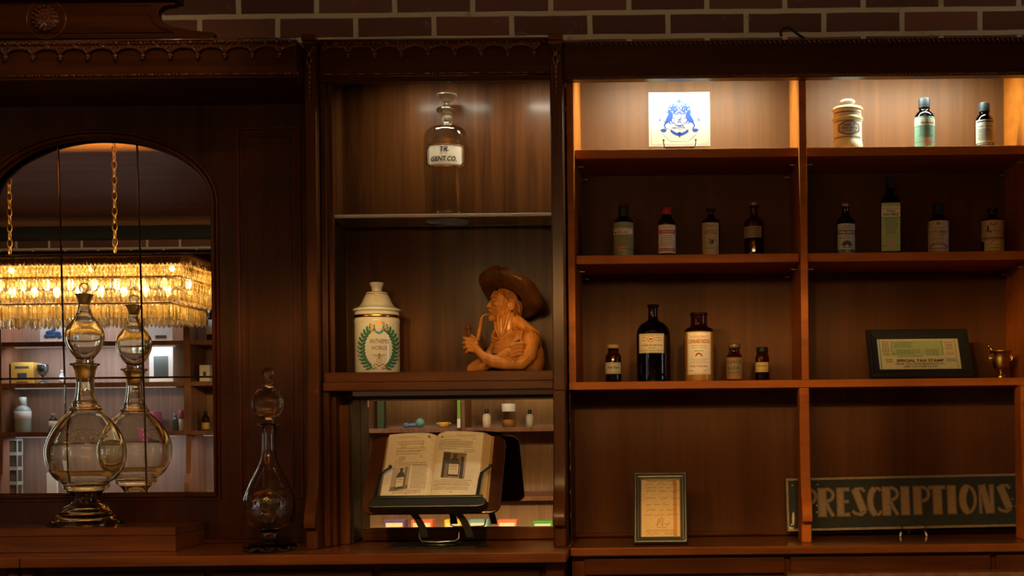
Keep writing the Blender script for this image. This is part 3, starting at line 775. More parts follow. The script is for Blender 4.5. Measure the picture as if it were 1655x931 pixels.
# --- top shelf, right bay
Y = 3.60
j = Jar('ceramic_jar', 'cream and yellow glazed ceramic jar with brown cartouche on lit top shelf', 'jar', 1370, Y, S1, 200)
b = j.solid('body', [(23.5, 241), (24, 236), (23.4, 231), (22.6, 228.5), (22.8, 200), (23.2, 197.5), (24.3, 195.5), (24.3, 192), (23, 190.5)], M['cream'])
for (ya, yb, mt, nm) in ((236, 231.2, 'yellowglaze', 'foot_band'),):
    pass
gbg = pbr('grey_blue_glaze', (.22, .24, .26), .3)
j.deco('grey_band', gbg, b, 23.1, lambda f: f.rect(1346.5, 198.2, 1393.5, 200.6, 16), 0)
j.deco('grey_band', gbg, b, 23.1, lambda f: f.rect(1346.5, 224.6, 1393.5, 227, 16), 0)
l = j.solid('lid', [(22.4, 190.3), (22.4, 183), (23, 180), (24.3, 178.5), (24, 175.5), (19, 174), (9.5, 172.5), (8.5, 170), (12, 167.5), (12.6, 165), (10, 162.3), (5, 161.3)], M['cream'], base=False)
j.solid('glazed_rim', [(24.7, 180), (24.8, 178.3), (24.3, 176.6)], M['yellowglaze'], l, base=False)
j.solid('glazed_rim', [(24.5, 196.2), (24.9, 194), (24.5, 191.4)], M['yellowglaze'], b, base=False)
j.deco('brown_line', M['brownink'], l, 22.5, lambda f: f.rect(1347, 184.2, 1393, 186.4, 16), 0)
def cart(f, g=0):
    pts = []
    for k in range(48):
        t = 2 * PI * k / 48
        pts.append((1372 + (16.2 - g) * math.copysign(abs(math.cos(t)) ** .7, math.cos(t)), 211.5 + (9.2 - g) * math.copysign(abs(math.sin(t)) ** .6, math.sin(t)) * (1 + .12 * math.cos(4 * t))))
    f.stroke(pts, 2.3 if not g else .6, closed=True); f.poly([(1370, 202), (1374, 202), (1372, 199)]); f.poly([(1370, 221), (1374, 221), (1372, 224)])
cp = j.label(1358, 204, 1386, 219, paper('grey_cartouche', (.50, .47, .36)), 22.9, 'cartouche_panel', parent=b, nx=8)
j.deco('cartouche_border', M['brownink'], b, 22.9, cart, 1)
j.deco('lettering', M['ink'], b, 22.9, lambda f: (f.text('DABNEY OF', 1361.5, 204.8, 1382.5, 208.6, .02), f.text('SOMERSET & BRIDGE', 1358.8, 209.6, 1385.5, 213.4, .02), f.text('CONFECTIONER', 1360, 214.4, 1384, 218)), 2)

def sticker(j, lab, hw, x0, y0, x1, y1):
    st = j.deco('price_sticker', PG['pink'], lab, hw, lambda f: f.rect(x0, y0, x1, y1, 4), 1)
    j.deco('price_marking', M['redink'], lab, hw, lambda f: (f.text('50¢', x0+1.2, y0+1, x1-1.2, y1-1, .02), f.frame(x0, y0, x1, y1, .45)), 2)
def reagent(cx, zs, py0, name, label, hw, body_top, sh_top, neck, cap, paperk, lx0, ly0, lx1, ly1, gl='darkamber', Y=3.60, cat='bottle', group=None, liq=None):
    j = Jar(name, label, cat, cx, Y, zs, (py0 + cap[2]) / 2, group)
    pts = [(hw*.96, py0+6), (hw, py0), (hw, body_top), (hw*.86, body_top - (body_top-sh_top)*.55), (neck[0]*1.25, sh_top), (neck[0], sh_top-2), (neck[0], neck[1])]
    j.shell('glass_body', pts, M[gl])
    if liq: j.liquid('contents', [(hw*.96, py0+6), (hw, py0), (hw, liq[0])], liq[1])
    lb = None
    if paperk: lb = j.label(lx0, ly0, lx1, ly1, PG[paperk], hw)
    return j, lb
GB = None
j, lb = reagent(1494, S1, 240, 'medicine_bottle', 'black-capped amber bottle with teal label and cream stripe on lit shelf', 16.2, 190, 181, (8.2, 174), (9, 176, 158), 'teal', 1478.5, 191, 1510.4, 244)
screwcap(j, 9, 177, 158.4)
j.deco('label_band', PG['cream'], lb, 16.2, lambda f: f.rect(1478.3, 194.5, 1510.4, 205.2, 12), 1)
j.deco('lettering', M['ink'], lb, 16.2, lambda f: (f.text('TINCTURE No. 90', 1487, 196.2, 1508.5, 198.6, .01), f.text('VALERIAN', 1487.5, 199.8, 1508.6, 203.6, .05), f.lines(1485, 1507, 209, 223, 7, .9, 3, .3), f.rect(1478.6, 232, 1510, 232.5, 8), f.rect(1478.6, 206.6, 1510, 207.1, 8)), 2)
sticker(j, lb, 16.2, 1493.8, 226.2, 1505, 233.5)
j, lb = reagent(1591, S1, 240, 'medicine_bottle', 'black-capped amber bottle with grey printed label at right end of lit shelf', 15.6, 196, 186, (7.6, 181), (8.8, 182, 166), 'grey', 1577.6, 196.5, 1606, 244)
screwcap(j, 8.8, 182.8, 166)
j.deco('label_band', M['ink'], lb, 15.6, lambda f: f.rect(1578, 233.6, 1606, 237.6, 12), 1)
j.deco('label_band', M['ink'], lb, 15.6, lambda f: f.rect(1579, 198.4, 1604.5, 200.6, 10), 1)
j.deco('lettering', M['ink'], lb, 15.6, lambda f: (f.text('THE', 1589.5, 202.6, 1594.6, 204.4), f.text('AROMATIC TINCTURE', 1581, 206, 1603.6, 208.6, .02), f.lines(1580.5, 1603.5, 212, 229, 10, .8, 9, .2)), 2)
j.deco('light_lettering', PG['cream'], lb, 15.6, lambda f: f.dashes(1580, 1604, 235.6, 1.5, seed=2), 2)

# --- second shelf, left bay
j, lb = reagent(1008, S2, 411, 'medicine_bottle', 'black-capped bottle with olive green label, leftmost on the second shelf', 16.3, 360, 352, (7.6, 348), (8.2, 350, 331), 'olive', 991.2, 361, 1024, 415)
screwcap(j, 8.3, 351, 331)
j.deco('label_band', PG['white'], lb, 16.3, lambda f: f.rect(991, 371, 1022.4, 380.5, 12), 1)
j.deco('lettering', M['ink'], lb, 16.3, lambda f: (f.text('ELIXIR ERGOT No. 11', 992.2, 372.4, 1018.6, 374.6), f.text('BUTYN, N.F.', 993, 376.4, 1015.5, 379.6, .05), f.lines(994, 1021, 385, 397, 4, .8, 5, .4), f.rect(991.6, 404.5, 1024, 405, 8)), 2)
sticker(j, lb, 16.3, 998, 400.6, 1009.6, 407.6)
j, lb = reagent(1077.6, S2, 411, 'medicine_bottle', 'red-capped bottle with cream and red label on the second shelf', 14.5, 362, 352, (7.4, 346), (7.8, 348, 335), 'white', 1064, 365, 1092, 410.8)
screwcap(j, 7.9, 347.4, 335, redcap)
j.deco('label_band', M['redink'], lb, 14.5, lambda f: f.rect(1065.4, 373.6, 1090.6, 379.6, 10), 1)
j.deco('label_band', M['redink'], lb, 14.5, lambda f: f.rect(1065.4, 403, 1090.6, 408, 10), 1)
j.deco('label_border', M['redink'], lb, 14.5, lambda f: f.frame(1064.6, 365.8, 1091.4, 410, .4), 1)
j.deco('light_lettering', PG['white'], lb, 14.5, lambda f: (f.text('CINCHONA COMP', 1067.5, 375.2, 1088.5, 378.2, .02), f.text('ELLIOT & TYSON', 1067, 404.2, 1089, 406.8, .02)), 2)
j.deco('lettering', M['greyink'], lb, 14.5, lambda f: (f.dashes(1069, 1087, 369.6, 1, seed=1), f.lines(1067, 1089, 383, 399, 7, .8, 12, .3)), 2)
j = Jar('medicine_bottle', 'dark flared-lip bottle with manila label and dark leaf print', 'bottle', 1149, 3.60, S2, 375)
j.shell('glass_body', [(13.6, 417), (14, 411), (15, 362), (13.8, 357), (8, 352.5), (5.3, 351), (5.2, 343), (7.8, 339.5), (7.6, 337.8)], M['darkamber'])
hf = lambda py: 14 + (15 - 14) * (411 - min(411, py)) / 49
lb = j.label(1134.8, 361.8, 1161.6, 415, PG['tan'], 14, hwfn=hf, ny=3)
j.deco('lettering', M['ink'], lb, 14, lambda f: (f.text('M.Co.', 1144, 365.5, 1155.5, 369.5), f.dashes(1137, 1160, 375, 1.1, seed=4), f.text('WITCH HAZEL', 1137.4, 377, 1158.8, 380.4), f.poly([(1145.5, 386.5), (1151.5, 389.6), (1154.4, 388.5), (1157.6, 391), (1154, 391.6), (1152, 396), (1150, 398), (1149.2, 395.4), (1145.6, 395.6), (1147, 391.5)]), f.dashes(1140, 1156, 403, .8, seed=6)), 1, hwfn=hf)
j = Jar('medicine_bottle', 'dark corked bottle with dim brown half-height label', 'bottle', 1219, 3.60, S2, 375)
j.shell('glass_body', [(15.8, 417), (16.4, 411), (16.4, 362), (14.8, 356), (9, 352.5), (6.6, 350), (6.3, 337), (7.8, 335.5), (7.8, 333.2), (6.4, 332.4)], M['amber'])
j.liquid('contents', [(15.8, 417), (16.4, 411), (16.4, 386)], syrup)
lb = j.label(1202.9, 367.6, 1231, 386, PG['brown'], 16.4)
j.deco('lettering', M['ink'], lb, 16.4, lambda f: f.lines(1205, 1227, 371, 382.5, 4, 1, 8, .2), 1)
j.solid('cork_stopper', [(4.2, 338), (4.9, 327.4)], M['cork'], base=False)

# --- second shelf, right bay
j = Jar('medicine_bottle', 'small corked bottle labelled Yerba Santa with engraved plant', 'bottle', 1366.5, 3.60, S2, 375)
j.shell('glass_body', [(14.8, 417), (15.2, 411), (15.2, 362), (13.6, 355), (8, 350), (6, 347), (5.9, 337), (6.6, 336.5), (6.6, 334.4)], M['darkamber'])
lb = j.label(1353.6, 363.4, 1382, 415, PG['grey'], 15.2)
j.deco('label_band', M['ink'], lb, 15.2, lambda f: f.rect(1354.4, 374.2, 1381.6, 380.6, 10), 1)
j.deco('label_band', M['ink'], lb, 15.2, lambda f: f.rect(1354.4, 405, 1381.6, 409.6, 10), 1)
j.deco('light_lettering', PG['cream'], lb, 15.2, lambda f: (f.text('YERBA SANTA', 1355, 375.4, 1381, 379.4, .03), f.dashes(1356, 1380, 407.2, 1.6, seed=3)), 2)
def plant(f):
    f.text('LEAVES', 1363, 382, 1374.6, 384.4); f.dashes(1358, 1378, 387, .9, seed=1); f.dashes(1360, 1377, 371, .9, seed=2); f.dashes(1362, 1375, 367.5, 1, seed=2)
    for k in range(11):
        t = -PI * (k + .5) / 11; f.ellipse(1369 + 5.5*math.cos(t), 399 + 6*math.sin(t)*.9, 3.8, 1.0, t)
    f.ellipse(1369, 401, 7, 1.7)
j.deco('lettering', M['ink'], lb, 15.2, plant, 2)
j.solid('cork_stopper', [(5.0, 336), (5.6, 329.4)], M['cork'], base=False)
# tall square bottle
Yt = 3.61
b0 = at(1439, 350, Yt); sc1 = Yt / F
t_ = thing('square_bottle', 'tall square dark bottle with green Tolu Soluble label', 'bottle', (b0.x, Yt, S2), rot=(0, 0, math.atan2(-b0.x, Yt) + .05))
zz = lambda py: at(1439, py, Yt).z - S2
hw = 16.2 * sc1
def rsq(h, z, rad=.3, n=5):
    pts = []
    for (cxx, cyy, a0) in ((1, 1, 0), (-1, 1, 90), (-1, -1, 180), (1, -1, 270)):
        for k in range(n):
            a = math.radians(a0 + 90 * k / (n - 1)); pts.append((h*((1-rad)*cxx + rad*math.cos(a)), h*((1-rad)*cyy + rad*math.sin(a)), z))
    return pts
def loftsq(levels):
    m = MB(); n = 20; vs = []; fs = []
    for h, z, rad in levels: vs += rsq(h, z, rad)
    for i in range(len(levels)-1):
        for k in range(n): fs.append((i*n+k, i*n+(k+1) % n, (i+1)*n+(k+1) % n, (i+1)*n+k))
    fs.append(tuple(range(n))[::-1]); fs.append(tuple((len(levels)-1)*n + k for k in range(n)))
    return m.add(vs, fs, True)
lv = [(hw*.95, 0, .25), (hw, .003, .25), (hw, zz(331), .25), (hw*.93, zz(325), .35), (hw*.7, zz(319.5), .6), (hw*.46, zz(315), .98), (hw*.40, zz(312), 1), (hw*.40, zz(303), 1)]
gi = [(h-.0022, z if i else .004, r) for i, (h, z, r) in enumerate(lv)][::-1]
loftsq(lv).build('glass_body', M['darkamber'], t_, world=False)
MB().lathe(soft([(0, zz(305)), (6.9*sc1, zz(305)), (6.7*sc1, zz(285.6)), (0, zz(285.6))]), seg=60, fn=ribs).build('screw_cap', M['cap'], t_, world=False)
flat = lambda e: (lambda px, py: ((px - 1439.6 + (350 - py) * ROLL) * sc1, -hw - e, zz(py)))
f = FL(); f.rect(1424.6, 330.5, 1454.6, 408); lb = f.build('paper_label', PG['lime'], t_, flat(.0004))
f = FL(); f.rect(1424.6, 336, 1454.6, 352.8); f.build('label_band', PG['cream'], lb, flat(.0007))
f = FL(); f.text('ELIXIR No. 168', 1427.5, 338.2, 1450.6, 341); f.text('TOLU', 1432.5, 342, 1446.6, 345.8, .05); f.text('SOLUBLE', 1427, 347, 1452, 351, .05)
f.lines(1429.5, 1451, 356, 379, 9, .9, 4, .35); f.rect(1424.8, 399, 1454.4, 399.5); f.rect(1424.8, 354.5, 1454.4, 355); f.build('lettering', M['greenink'], lb, flat(.001))
f = FL(); f.rect(1434, 392.6, 1446, 399.6); f.build('price_sticker', PG['pink'], lb, flat(.0008))
f = FL(); f.text('50¢', 1435.4, 393.8, 1444.6, 398.6, .02); f.frame(1434, 392.6, 1446, 399.6, .45); f.build('price_marking', M['redink'], lb, flat(.0011))
j, lb = reagent(1516.5, S2, 411, 'medicine_bottle', 'black-capped bottle with cream Euphorbia label and reddish ornament', 16.6, 358, 352, (8.2, 346), (8.8, 347, 328), 'tan', 1499.8, 358.6, 1533, 415)
screwcap(j, 8.9, 347.6, 328.2)
def orn(f):
    f.stroke([(1501, 360.5), (1508, 362), (1512, 366.5), (1521, 366.5), (1525, 362), (1532, 360.5)], .5); f.ellipse(1516.5, 363.5, 3.4, 2.6)
    f.stroke([(1516.5 + 13.5*math.cos(t), 401 - 7.5*math.sin(t)) for t in [PI*k/14 for k in range(15)]], 1.2)
    for k in range(13):
        t = PI * k / 12; f.ellipse(1516.5 + 13*math.cos(t), 402 - 5.5*math.sin(t), 1.6, 1.6)
    for k in range(9): f.ellipse(1504.5 + 3*k, 403.5, 1.8, 1.3)
j.deco('ornament', M['brownink'], lb, 16.6, orn, 1)
j.deco('lettering', M['ink'], lb, 16.6, lambda f: (f.dashes(1507, 1526, 370.6, .9, seed=3), f.text('EUPHORBIA', 1503.6, 374.4, 1530.4, 379.4), f.text('PILULIFERA', 1508, 381.2, 1526, 383.4), f.lines(1507, 1526, 386, 390.5, 3, .7, 4, .3), f.dashes(1504, 1529, 407.6, 1.2, seed=7)), 2)
j = Jar('medicine_bottle', 'squat open black bottle with two overlapping torn labels', 'bottle', 1604.6, 3.60, S2, 375)
j.shell('glass_body', [(17.6, 417), (18.3, 411), (18.3, 357.5), (16.5, 354.8), (9.5, 352.6), (7.2, 351), (7.0, 342), (9.0, 340), (9.2, 337.4), (8, 336.6)], M['darkamber'])
lb = j.label(1586.8, 358.2, 1623, 391.4, PG['tan'], 18.3, txt='upper tan label with dark bottom band')
j.deco('label_band', M['brownink'], lb, 18.3, lambda f: (f.rect(1587.4, 385.6, 1622.6, 388.6, 12), f.ellipse(1606, 364, 5.6, 3.2)), 1)
j.deco('lettering', M['ink'], lb, 18.3, lambda f: (f.text('SPECIAL GUARANTY', 1593, 374, 1621.6, 376.6), f.ellipse(1597, 372, 1.6, 6, .1), f.ellipse(1600.5, 377, 2.4, 1.3)), 2)
lb2 = j.deco('paper_label', PG['yellow'], j.o, 18.3, lambda f: f.rect(1591, 388.6, 1623.8, 415, 12), 0)
j.deco('lettering', M['ink'], lb2, 18.3, lambda f: (f.lines(1595, 1619, 403, 407.4, 2, 1, 3, .2), f.stroke([(1600, 396), (1605, 392), (1608, 390)], .9), f.dashes(1594, 1621, 398, .6, seed=2), f.frame(1592, 390, 1623, 412, .35)), 2)

# --- third shelf, left bay
j = Jar('medicine_vial', 'small cork-capped vial of brown granules, leftmost on the third shelf', 'bottle', 991.4, 3.58, S3, 590)
j.shell('glass_body', [(12.4, 617), (13, 614), (13, 577), (11.5, 573), (9, 570.5), (8.6, 569), (8.6, 562)], M['amber'])
j.liquid('contents', [(12.4, 617), (13, 614), (13, 604.5)], brownstuff)
lb = j.label(978.6, 586.4, 1003.4, 604.6, PG['grey'], 13)
j.deco('lettering', M['ink'], lb, 13, lambda f: (f.text('Nux Vom', 982, 592, 1000, 596.4, .02, .2), f.rect(979, 587.6, 1003, 588, 8), f.rect(979, 603, 1003, 603.4, 8)), 1)
j.solid('cork_cap', [(9.1, 563.5), (9.4, 558.6), (8.6, 557.2)], M['cork'], base=False)
j = Jar('apothecary_bottle', 'large open dark amber bottle with square label and red seal', 'bottle', 1056, 3.59, S3, 560)
j.shell('glass_body', densify([(26.6, 618), (27.3, 614), (27.4, 600), (27.4, 560), (27.3, 541), (24.8, 531), (18.5, 523.5), (11, 519), (8.2, 515), (7.8, 506)], 4) + [(7.8, 497.5), (9.9, 495.8), (10, 493.2), (8.4, 492.4)], M['darkamber'], t=.003)
lb = j.label(1033.2, 541, 1073, 572, PG['cream'], 27.4, nx=18)
j.deco('label_border', M['ink'], lb, 27.4, lambda f: f.frame(1034, 541.8, 1072.2, 571.2, .5, 16), 1)
j.deco('red_seal', M['redink'], lb, 27.4, lambda f: f.ellipse(1051.6, 549.6, 5, 5, n=24), 1)
j.deco('seal_emblem', PG['white'], lb, 27.4, lambda f: (f.ellipse(1051.6, 549.6, 3.9, 3.9, n=20),), 2)
j.deco('seal_dome', M['redink'], lb, 27.4, lambda f: (f.poly([(1048.8, 551.5)] + [(1051.6 - 2.8*math.cos(t), 550.6 - 3*math.sin(t)) for t in [PI*k/8 for k in range(9)]] + [(1054.4, 551.5)]),), 3)
j.deco('lettering', M['greyink'], lb, 27.4, lambda f: (f.dashes(1037, 1045, 547.5, 1, seed=1), f.dashes(1037, 1045, 551.8, 1, seed=2), f.dashes(1058, 1070, 547.5, 1, seed=3), f.dashes(1058, 1070, 551.8, 1, seed=4), f.dashes(1036.5, 1070, 559.6, 1.5, seed=5), f.dashes(1048, 1059, 564, 1.2, seed=6), f.dashes(1036, 1070, 568, .9, seed=8), f.dashes(1037, 1069, 543.8, .8, seed=9)), 2)
j = Jar('apothecary_jar', 'wide-necked amber jar with tall white Cannabis Indica label', 'jar', 1130, 3.59, S3, 560)
j.shell('glass_body', densify([(22, 618), (23, 614), (23.2, 600), (23.4, 560), (23.3, 538), (21.5, 532), (16, 528.4), (13.8, 526.5), (13.5, 520)], 4) + [(13.5, 511), (14.6, 509.6), (14.8, 507), (13.8, 505.8)], M['amber'], t=.003)
j.liquid('contents', densify([(22, 618), (23, 614), (23.2, 600), (23.4, 560), (23.3, 538), (21.5, 533.5)], 3), powder, t=-.0002)
hf = lambda py: 23.4
lb = j.label(1111.4, 538.2, 1148.4, 606, paper('bright_label_paper', (.88, .76, .60)), 23.4, nx=18)
j.deco('label_border', M['tan'] if 'tan' in M else M['brownink'], lb, 23.4, lambda f: f.frame(1112.6, 539.4, 1147.2, 604.8, .35, 14), 1)
def dome(f):
    f.text('FLUIDEXTRACT', 1116, 544, 1144, 547.6); f.text('CANNABIS INDICA', 1112.9, 549.6, 1147, 556.4, .03)
    f.poly([(1123.6, 577.4), (1135.4, 577.4), (1135.4, 576)] + [(1129.5 + 5.4*math.cos(t), 576 - 4.6*math.sin(t)) for t in [PI*k/10 for k in range(11)]] + [(1123.6, 576)])
    f.text('Walter Temple Safety', 1115.4, 591.4, 1143.8, 595, .02, .2)
j.deco('red_lettering', M['redink'], lb, 23.4, dome, 2)
j.deco('fine_lettering', M['greyink'], lb, 23.4, lambda f: (f.dashes(1116, 1143, 560, .7, seed=1), f.dashes(1118, 1142, 563.4, .6, seed=2), f.dashes(1122, 1137, 568.4, 1, seed=3), f.lines(1115, 1145, 581.5, 587, 3, .55, 8, .3), f.dashes(1114, 1122, 600, 1, seed=5), f.dashes(1137, 1144, 600, 1, seed=6)), 1)
j = Jar('medicine_vial', 'small amber vial with grey Carob label beside the tall white label', 'bottle', 1187, 3.58, S3, 585)
j.shell('glass_body', [(12.6, 617), (13.2, 613), (13.2, 581), (12, 575), (9.2, 571), (8.6, 569), (8.6, 563), (9.9, 562), (9.9, 558)], M['amber'])
j.liquid('contents', [(12.6, 617), (13.2, 613), (13.2, 578)], powder, t=-.0002)
lb = j.label(1174, 580.4, 1199.2, 607.4, PG['brown'], 13.2)
j.deco('lettering', M['ink'], lb, 13.2, lambda f: (f.text('CAROB', 1175.2, 583, 1198, 588.4), f.text('& LAUR.', 1176.4, 592, 1196.5, 598), f.dashes(1177, 1196, 602.5, .8, seed=3)), 1)
j.solid('metal_cap', [(10.1, 563), (10.3, 557.6), (9.4, 555.8)], pbr('tarnished_tin', (.20, .13, .07), .5, .7), base=False)
j = Jar('medicine_vial', 'small dark-capped vial with yellow label, rightmost on the third shelf', 'bottle', 1232, 3.58, S3, 585)
j.shell('glass_body', [(11, 617), (11.4, 613), (11.4, 579), (10.6, 574), (8.8, 571), (8.6, 568.5)], M['amber'])
j.liquid('contents', [(11, 617), (11.4, 613), (11.4, 603)], brownstuff)
lb = j.label(1221.2, 586, 1242, 601.6, PG['yellow'], 11.4)
j.deco('lettering', M['ink'], lb, 11.4, lambda f: (f.text('Nux & Hops', 1224.6, 590.6, 1240.4, 593.6, .02), f.rect(1221.6, 598.6, 1241.6, 599, 8)), 1)
screwcap(j, 9.4, 569.6, 560.2)

# --- TR. GENT. CO. bottle on the glass shelf
j = Jar('apothecary_bottle', 'large clear glass-stoppered bottle lettered Tr. Gent. Co. on glass shelf', 'bottle', 723.4, 3.575, GLASSZ, 260)
j.shell('glass_body', densify([(35.6, 352), (36.6, 348), (37, 330), (38, 280), (38.6, 240), (37.2, 220), (32, 210.5), (22, 205), (12, 202), (9.8, 198.5), (9.5, 192)], 5) + [(9.8, 184), (12, 181.5), (17, 180.6), (17.2, 177), (15, 174.6), (10.6, 174.2)], M['thin'], t=.0032, tb=.008, seg=56)
j.solid('ground_stopper', [(7.4, 200), (8.8, 183), (9.2, 174), (4.6, 170), (4.2, 165.6), (8.5, 163), (14.6, 158), (16.6, 155.6), (16.4, 152.6), (13, 151.6)], glass('frosted_stopper_glass', (.93, .92, .84), .22), base=False, seg=48)
MB().lathe([(a_, b_) for a_, b_ in j.prof([(10.4, 182), (16.4, 180.8), (17.6, 178.6), (16.6, 176), (10.8, 175.4), (10.4, 182)], False)], seg=48).build('lip_ring', M['clear'], j.o, world=False)
lb = j.label(692, 242, 747.5, 273.6, PG['white'], 38.4, 'enamel_label', nx=20)
def gb(f):
    o = [(695, 240.6), (744, 240.6), (748.4, 246), (748.4, 269), (743.5, 275.2), (696, 275.2), (690.6, 269), (690.6, 247)]
    pts = []
    for i in range(8):
        a, b = o[i], o[(i+1) % 8]
        for k in range(8 if abs(a[0]-b[0]) > 20 else 2): t = k / (8 if abs(a[0]-b[0]) > 20 else 2); pts.append((a[0]+(b[0]-a[0])*t, a[1]+(b[1]-a[1])*t))
    f.stroke(pts, 2.4, closed=True)
j.deco('gilt_border', M['gilt'], lb, 38.4, gb, 1)
j.deco('black_line', M['ink'], lb, 38.4, lambda f: f.frame(692.8, 242.6, 746.6, 273.2, .8, 16), 2)
j.deco('lettering', M['ink'], lb, 38.4, lambda f: (f.text('TR.', 711, 244.6, 725.6, 252.6, .025, .25), f.text('GENT.CO.', 697.4, 260, 737.6, 268.2, .03, .22)), 2)

# --- porcelain jar Anthemis Nobilis
Yj = 3.54
j = Jar('porcelain_jar', 'white porcelain apothecary jar lettered Anthemis Nobilis with green wreath', 'jar', 609.5, Yj, LEDGE, 530)
b = j.solid('body', [(35.4, 602), (35.9, 597), (35.9, 523), (36.6, 521.5), (36.6, 518.6), (35.6, 517), (35.6, 504.5)], M['porcelain'], seg=64)
l = j.solid('lid', [(36.2, 504.3), (38.6, 503.4), (38.4, 500.6), (34, 498.6), (28, 495.4), (24.5, 490.5), (20.5, 481), (17.5, 475.6), (17.6, 473.2), (9, 472), (7.7, 470.5), (8.6, 465), (11.2, 459.6), (11.6, 457.6), (9, 456.4), (5, 456)], M['porcelain'], base=False, seg=64)
j.solid('gilt_band', [(36.1, 515.2), (36.15, 510.2)], M['gilt'], b, base=False, seg=64, r=.0003)
j.solid('gilt_band', [(17.95, 477), (18, 475.6)], M['gilt'], l, base=False, seg=64, r=.0003)
def wreath(f):
    cx, cy = 612, 565
    for sg in (-1, 1):
        st = [(cx + sg*27*math.sin(a), cy + 35*math.cos(a)*1.0 ) for a in [.25 + 2.35*k/13 for k in range(14)]]
        f.stroke(st, 1.0)
        for i, p in enumerate(st[1:], 1):
            a = .25 + 2.35*i/13; tx, ty = sg*27*math.cos(a), -35*math.sin(a); an = math.atan2(ty, tx)
            for q in (.75, -.75):
                dx, dy = math.cos(an + q), math.sin(an + q)
                f.ellipse(p[0] + dx*4.4, p[1] + dy*4.4, 4.9, 2.0, an + q, n=10)
j.deco('laurel_wreath', M['greenink'], b, 35.9, wreath, 0)
j.deco('crest_shield', pbr('blue_enamel', (.06, .22, .34), .6, spec=.2), b, 35.9, lambda f: f.poly([(604, 527), (621, 527), (621, 537), (617.5, 541), (612.5, 543.2), (607.5, 541), (604, 537)]), 1)
def crest(f):
    for (x, y, r) in ((601, 530, 2.6), (600.5, 535, 2.2), (602, 539.5, 2), (624, 530, 2.4), (624.4, 535, 2), (606, 525, 2.6), (612.4, 523.6, 3.2), (619, 525, 2.6)): f.ellipse(x, y, r, r)
    for k in range(3): f.ellipse(607.6 + 5*k, 534.4, 1.2, 1.2)
j.deco('gilt_crest', pbr('painted_gold', (.50, .26, .06), .5, .3), b, 35.9, crest, 2)
j.deco('lettering', M['ink'], b, 35.9, lambda f: (f.text('ANTHEMIS', 598, 550.4, 627.5, 557.4, 0), f.text('NOBILIS', 601.6, 561, 625.4, 567.6, 0)), 1)
def cad(f):
    f.stroke([(613, 574), (613, 590)], 1); f.ellipse(613, 574.4, 1.6, 1.6)
    for sg in (-1, 1):
        f.stroke([(613, 577), (613+sg*5, 575.6), (613+sg*12, 576)], 1.8, .6); f.stroke([(613, 579.5), (613+sg*5, 578.6), (613+sg*9, 579)], 1.4, .5)
        f.stroke([(613+sg*1, 589), (613+sg*4.4, 585.6), (613+sg*3.6, 582.6), (613, 580.6)], .9)
        f.stroke([(613, 594), (613+sg*5, 590), (613+sg*9, 592), (613+sg*7, 596), (613+sg*3, 594.6)], 1.9, 1.0); f.stroke([(613+sg*3, 598), (613+sg*10, 597), (613+sg*13, 592)], 1.3)
j.deco('caduceus', M['brownink'], b, 35.9, cad, 1)

# --- glass decanter on the counter
Yd = 3.37
j = Jar('decanter', 'cut-glass decanter with ball stopper on the counter beside the mirror', 'decanter', 434.5, Yd, CTR, 740)
cut = lambda a, z: 1 + (.022 * abs(math.cos(a * 8 + 22 * z)) * abs(math.cos(a * 8 - 22 * z)) if .055 < z < .155 else 0) + (.05 * math.cos(a * 9) if z < .012 else 0)
prof = densify([(41, 887), (42, 883.5), (41.5, 878), (30, 874.5), (12, 871.5), (9, 868), (10, 862), (16, 856), (16.5, 854)], 4)
body = j.prof([(41, 887), (42, 884), (41.8, 880.5), (36, 877.5), (16, 875.4), (9.4, 872.5), (8.6, 868), (11, 861), (15.5, 857), (16.5, 854), (25, 851.5), (34, 846), (39, 835), (40.5, 821), (39.8, 808), (36, 793), (28.5, 775), (19, 757), (13.2, 741), (11, 726), (10.6, 705), (10.8, 692), (12, 688.2), (18.6, 687.6), (18.8, 685), (12, 684.4)])
inn = j.prof([(24, 851), (33, 843), (37, 833), (38, 821), (37.4, 808), (33.6, 793), (26, 775), (16.6, 757), (11, 741), (8.9, 726), (8.6, 705), (8.8, 684.4)], base=False)
pr = [(0, 0)] + soft(body, .003) + soft(inn, .002)[::-1] + [(0, inn[0][1])]
MB().lathe(pr, seg=128, fn=cut).build('glass_body', M['clear'], j.o, world=False)
# engraved decoration
def engr(f):
    for sg in (-1, 1):
        for k in range(8):
            t = PI * k / 8; f.stroke([(434.5+sg*19 - 9*math.cos(t), 825 - 9*math.sin(t)), (434.5+sg*19 + 9*math.cos(t), 825 + 9*math.sin(t))], .7)
        f.stroke([(434.5+sg*30, 812), (434.5, 788)], .9); f.stroke([(434.5+sg*30, 800), (434.5+sg*4, 842)], .9)
        for k in range(9): f.ellipse(434.5 + sg*(8 + k*1.6), 757 + k*3.6, .9, .9, n=6)
    for k in range(9): f.ellipse(434.5 - 8, 757 + k*3.6, .9, .9, n=6)
    f.text('ROYAL VIENNA', 417, 803, 456, 811, .01)
j.deco('engraving', glass('engraved_frost', (.95, .93, .88), .6), j.o, 40, engr, 0, hwfn=lambda py: 40.6 if py > 808 else max(12, 40.6 - (808 - py) * .42))
st = j.prof([(7.4, 700), (8.6, 684), (8.2, 681), (9.5, 677), (17, 670), (23.4, 660), (24.6, 651), (22.6, 640), (16, 630), (9.4, 624.4), (6.4, 621.6), (8, 619.6), (8, 617), (4, 615.4), (3.6, 612.6)], base=False)
sm_ = densify(st, 3)
MB().lathe([(0, sm_[0][1])] + sm_ + [(0, sm_[-1][1])], seg=48, fn=lambda a, z: 1 + .02 * math.cos(a * 14)).build('ball_stopper', M['clear'], j.o, world=False)
q = j.prof([(0, 603)], base=False)[0][1]
MB().ell((0, 0, q), 9.4 * j.s, seg=24, rings=16).build('finial', M['clear'], j.o, world=False)

